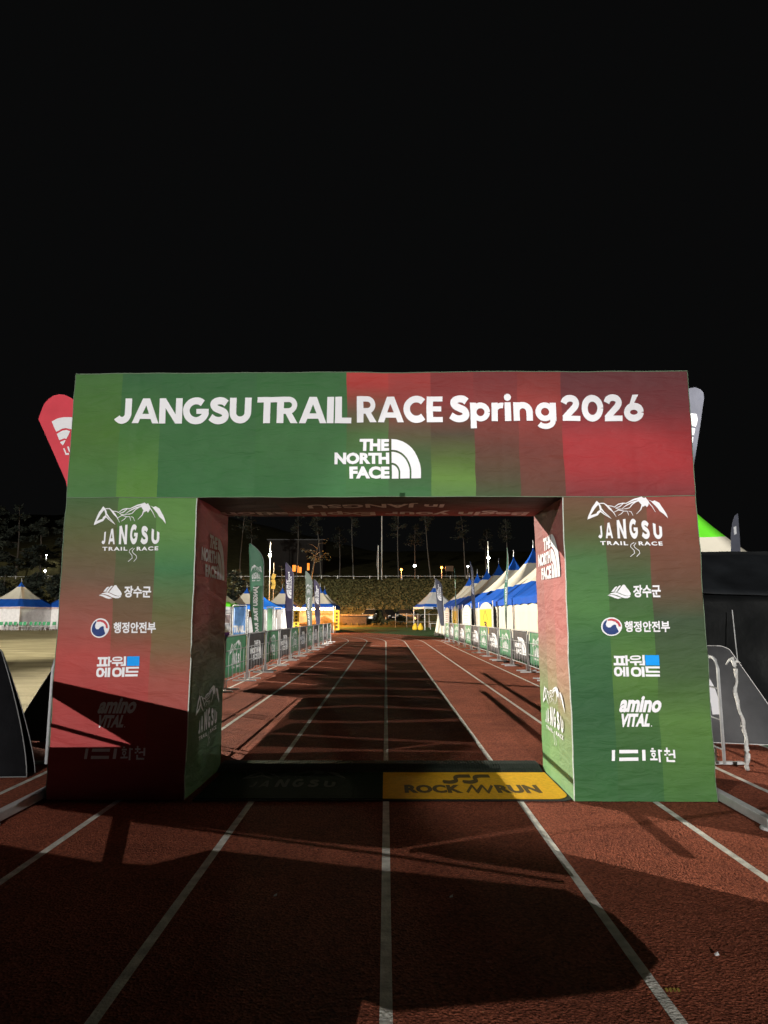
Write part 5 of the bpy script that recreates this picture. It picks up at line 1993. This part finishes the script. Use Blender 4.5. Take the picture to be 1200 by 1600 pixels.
b = MB(); b.tube([(0, 0, -.2), (0, 0, 6.6)], [.10, .07], 8); b.build('shaft', M_WHITE_STEEL, fp)
b = MB(); b.tube([(-.14, 0, 2.0), (-.2, 0, 3.0), (-.13, 0, 4.6), (-.1, 0, 6.0)], [.05, .16, .12, .04], 8); b.build('furled_flag', mat('grey_cloth', (.16, .16, .16), .8), fp)
p = yp(424, 905, 102.5)
sg = thing('direction_signs', 'stack of small yellow signs hung on a pole under the bright lamp', 'sign', (p.x + .35, 102.3, .1))
b = MB(); b.tube([(0, .1, -.1), (0, .1, 9.5)], .05, 8); b.build('post', M_GALV, sg)
for k, (z, a) in enumerate(((7.4, .3), (6.6, -.35), (5.9, .25))):
    b = MB(); b.box((0, 0, z), (.55, .05, .75), Matrix.Rotation(a, 3, 'Y')); b.build('sign_plate', mat('pale_yellow_sign', (.55, .5, .12), .6, .3, 8), sg)

# dark building with orange windows on the ridge
bd = thing('dark_building', 'dark building on the ridge with a row of orange lit windows', 'building', (yp(466, 890, 158).x, 160, 8.3))
b = MB(); b.bevbox((-1.0, 4, 5.5), (13.0, 8, 11), .05); b.build('wall', mat('dark_stucco', (.014, .012, .011), .9, .2, 1.0), bd)
b = MB(); b.bevbox((-1.0, 4, 11.15), (13.6, 8.6, .3), .05); b.build('roof', M_DARK, bd)
M_WIN = emit('orange_lit_window', (1.0, .30, .03), 1.6)
for px0, px1, py0, py1 in ((457, 462, 883, 893), (463, 466.5, 884, 895), (467.5, 471, 886, 895), (480, 483.5, 880, 891)):
    a, c = yp(px0, py1, 160), yp(px1, py0, 160)
    b = MB(); b.bevbox(((a.x + c.x) / 2 - bd.location.x, -.05, (a.z + c.z) / 2 - 8.3), (c.x - a.x, .1, c.z - a.z), .02)
    wn = b.build('window', M_WIN, bd)
    b = MB(); b.box(((a.x + c.x) / 2 - bd.location.x, -.12, (a.z + c.z) / 2 - 8.3), (.06, .04, c.z - a.z)); b.build('mullion', M_DARK, wn)
# far house lights behind the bank at left
# =================================================================== TREES
M_BARK = mat('grey_pine_bark', (.085, .078, .07), .9, .25, 3, .6, 9)
M_BARK_D = mat('dark_bark', (.05, .042, .035), .9, .25, 3, .6, 9)
LEAFS = [mat('pine_needles', (.014, .017, .011), .8, .3, 2), mat('pale_pine_needles', (.022, .025, .017), .8, .3, 2)]
LEAFD = [mat('dark_leaves', (.010, .014, .010), .8, .3, 2), mat('mid_leaves', (.018, .023, .015), .8, .3, 2)]


def tree(name, label, x, y, z, h, lean, crown0, cw, nleaf, seed, bark, leafs, r0=.16, leaf=.35, group='trees on and before the ridge'):
    rr = random.Random(seed)
    t = thing(name, label, 'tree', (x, y, z), 0, group)
    n = 14
    pts = []
    for k in range(n + 1):
        s = k / n
        pts.append(Vector((lean * s + .25 * math.sin(s * 4 + seed) * s, .15 * math.sin(s * 3 + seed * 2), h * s - .15)))
    b = MB()
    b.tube(pts, [r0 * (1 - .8 * k / n) for k in range(n + 1)], 7)
    ends = []
    for k in range(16):
        s = crown0 + (1 - crown0) * rr.random() ** 1.1
        i = min(n - 1, int(s * n))
        p = pts[i].lerp(pts[i + 1], s * n - i)
        a = rr.uniform(0, 2 * math.pi)
        ln = cw * rr.uniform(.45, 1.0) * (1.15 - .8 * max(0, (s - crown0) / (1 - crown0)))
        q = p + Vector((math.cos(a) * ln, math.sin(a) * ln, ln * rr.uniform(-.1, .45)))
        m_ = p.lerp(q, .5) + Vector((0, 0, ln * .08))
        b.tube([p, m_, q], [r0 * .25, r0 * .16, r0 * .06], 5)
        ends.append((p, q))
    b.build('trunk', bark, t, True)
    if nleaf:
        b = MB()
        for k in range(nleaf):
            p, q = rr.choice(ends)
            c = p.lerp(q, rr.uniform(.45, 1.12)) + Vector((rr.gauss(0, .28), rr.gauss(0, .28), rr.gauss(0, .22)))
            d = Vector((rr.gauss(0, 1), rr.gauss(0, 1), rr.gauss(0, .5))).normalized()
            e = d.cross(Vector((rr.gauss(0, 1), rr.gauss(0, 1), rr.gauss(0, 1)))).normalized()
            l1, l2 = leaf * rr.uniform(.5, 1.2), leaf * rr.uniform(.2, .5)
            b.add([c - d * l1, c + e * l2, c + d * l1, c - e * l2], [(0, 1, 2, 3)], mi=rr.choice((0, 0, 1)))
        b.build('crown', leafs, t)
    return t


TR = [(374, 131, 16, .5, 'slim pine at the left edge of the arch opening'), (392, 137, 14, -.4, 'slim pine just left of the bright lamp'), (463, 136, 15, .3, 'slim dark pine above the orange windows'),
      (502, 131, 14.5, -1.0, 'slim crooked pine right of the orange windows'), (552, 133, 14.5, -.3, 'straight slim pine with dim crown left of the tall mast'), (623, 132, 14.5, -.2, 'straight slim pine right of the tall mast'),
      (674, 131, 15, -1.6, 'pine leaning left above the right orange lamp'), (728, 132, 13.2, -.8, 'slim pine above the far striped tents'), (792, 133, 12.5, .2, 'slim pine above the middle striped tents'),
      (530, 145, 12, .2, 'faint pine far back on the ridge left of the mast'), (648, 146, 13, .3, 'faint pine far back on the ridge right of the mast'), (760, 146, 11.5, .2, 'faint pine far back behind the tent peaks')]
for i, (px, D, h, ln, lb) in enumerate(TR):
    x = yp(px, 905, D).x
    tree('pine_tree', lb, x, D, bank_z(x, D), h, ln, .62, 2.0, 420, 11 + i, M_BARK, LEAFS, .15, .26)
# bent tree before the bank, dark trunks before the bank
x = yp(470, 980, 100).x
tree('bare_tree', 'bent bare tree with spreading top in front of the bank by the purple flag', x, 101, 0, 13.2, 2.6, .72, 3.2, 110, 71, M_BARK_D, LEAFD, .2, .25)
for px, h, ln, lb in ((433, 9.0, .5, 'dark slim trunk before the bank right of the bright lamp'), (363, 8, -.2, 'dark leafy tree before the bank inside the left arch leg'), (376, 7.0, .2, 'dark bushy tree before the bank behind the small blue tipped tent')):
    x = yp(px, 980, 98).x
    tree('dark_tree', lb, x, 98, 0, h, ln, .45, 2.0, 0 if px == 433 else 520, int(px), M_BARK_D, LEAFD, .17, .34)
# dense trees at the far left
for i, (px, D, h, cw) in enumerate(((8, 104, 8.5, 3.0), (54, 106, 7.5, 2.4), (88, 103, 7.0, 2.2), (-24, 112, 13, 3.6), (24, 133, 15, 4.0), (62, 134, 13, 3.6), (95, 136, 13, 3.8), (120, 134, 13, 3.4), (-14, 134, 15, 4))):
    x = yp(px, 905, D).x
    lb = ['dark leafy tree before the bank at the left picture edge', 'dark leafy tree before the bank between the two far left tents', 'dark leafy tree before the bank touching the arch edge on the left', 'tall dark tree cut by the left picture edge',
          'tall dark tree on the ridge above the far left tent', 'dark tree on the ridge under the small white lamp', 'dark tree on the ridge beside the left edge of the arch', 'dark tree on the ridge hidden behind the left arch leg', 'tall dark tree on the ridge at the very left edge'][i]
    tree('broad_tree', lb, x, D, bank_z(x, D), h, .3 * math.sin(i), .22, cw, 1500, 40 + i, M_BARK_D, LEAFD, .24, .5)

# =================================================================== SMALL MARKS ON THE TRACK
b = MB()
p, q = gp(1041, 1552), gp(1063, 1548.5)
for k in range(4):
    x0, x1 = p.x + (q.x - p.x) * (k + .1) / 4, p.x + (q.x - p.x) * (k + .75) / 4
    b.add([(x0, p.y, .0045), (x1, p.y + .006, .0045), (x1 + .006, q.y + .02, .0045), (x0 + .004, q.y + .014, .0045)], [(0, 1, 2, 3)])
structure(b.build('yellow_lane_mark', mat('worn_yellow_paint', (.40, .27, .05), .8, .6, 60)))
for (px, py), lb in zip(((705, 1404), (1120, 1495), (430, 1402)), ('tiny white paper scrap on the dark track in the middle foreground', 'tiny white paper scrap on the lit red track at the lower right', 'tiny paper scrap on the dark track left of the middle line')):
    p = gp(px, py)
    b = MB()
    b.add([(p.x - .010, p.y - .008, .008), (p.x + .009, p.y - .010, .012), (p.x + .011, p.y + .009, .02), (p.x - .008, p.y + .010, .01)], [(0, 1, 2), (0, 2, 3)])
    tag(b.build('paper_scrap', M_PALE_PANEL, None, solid=.001), lb, 'litter')
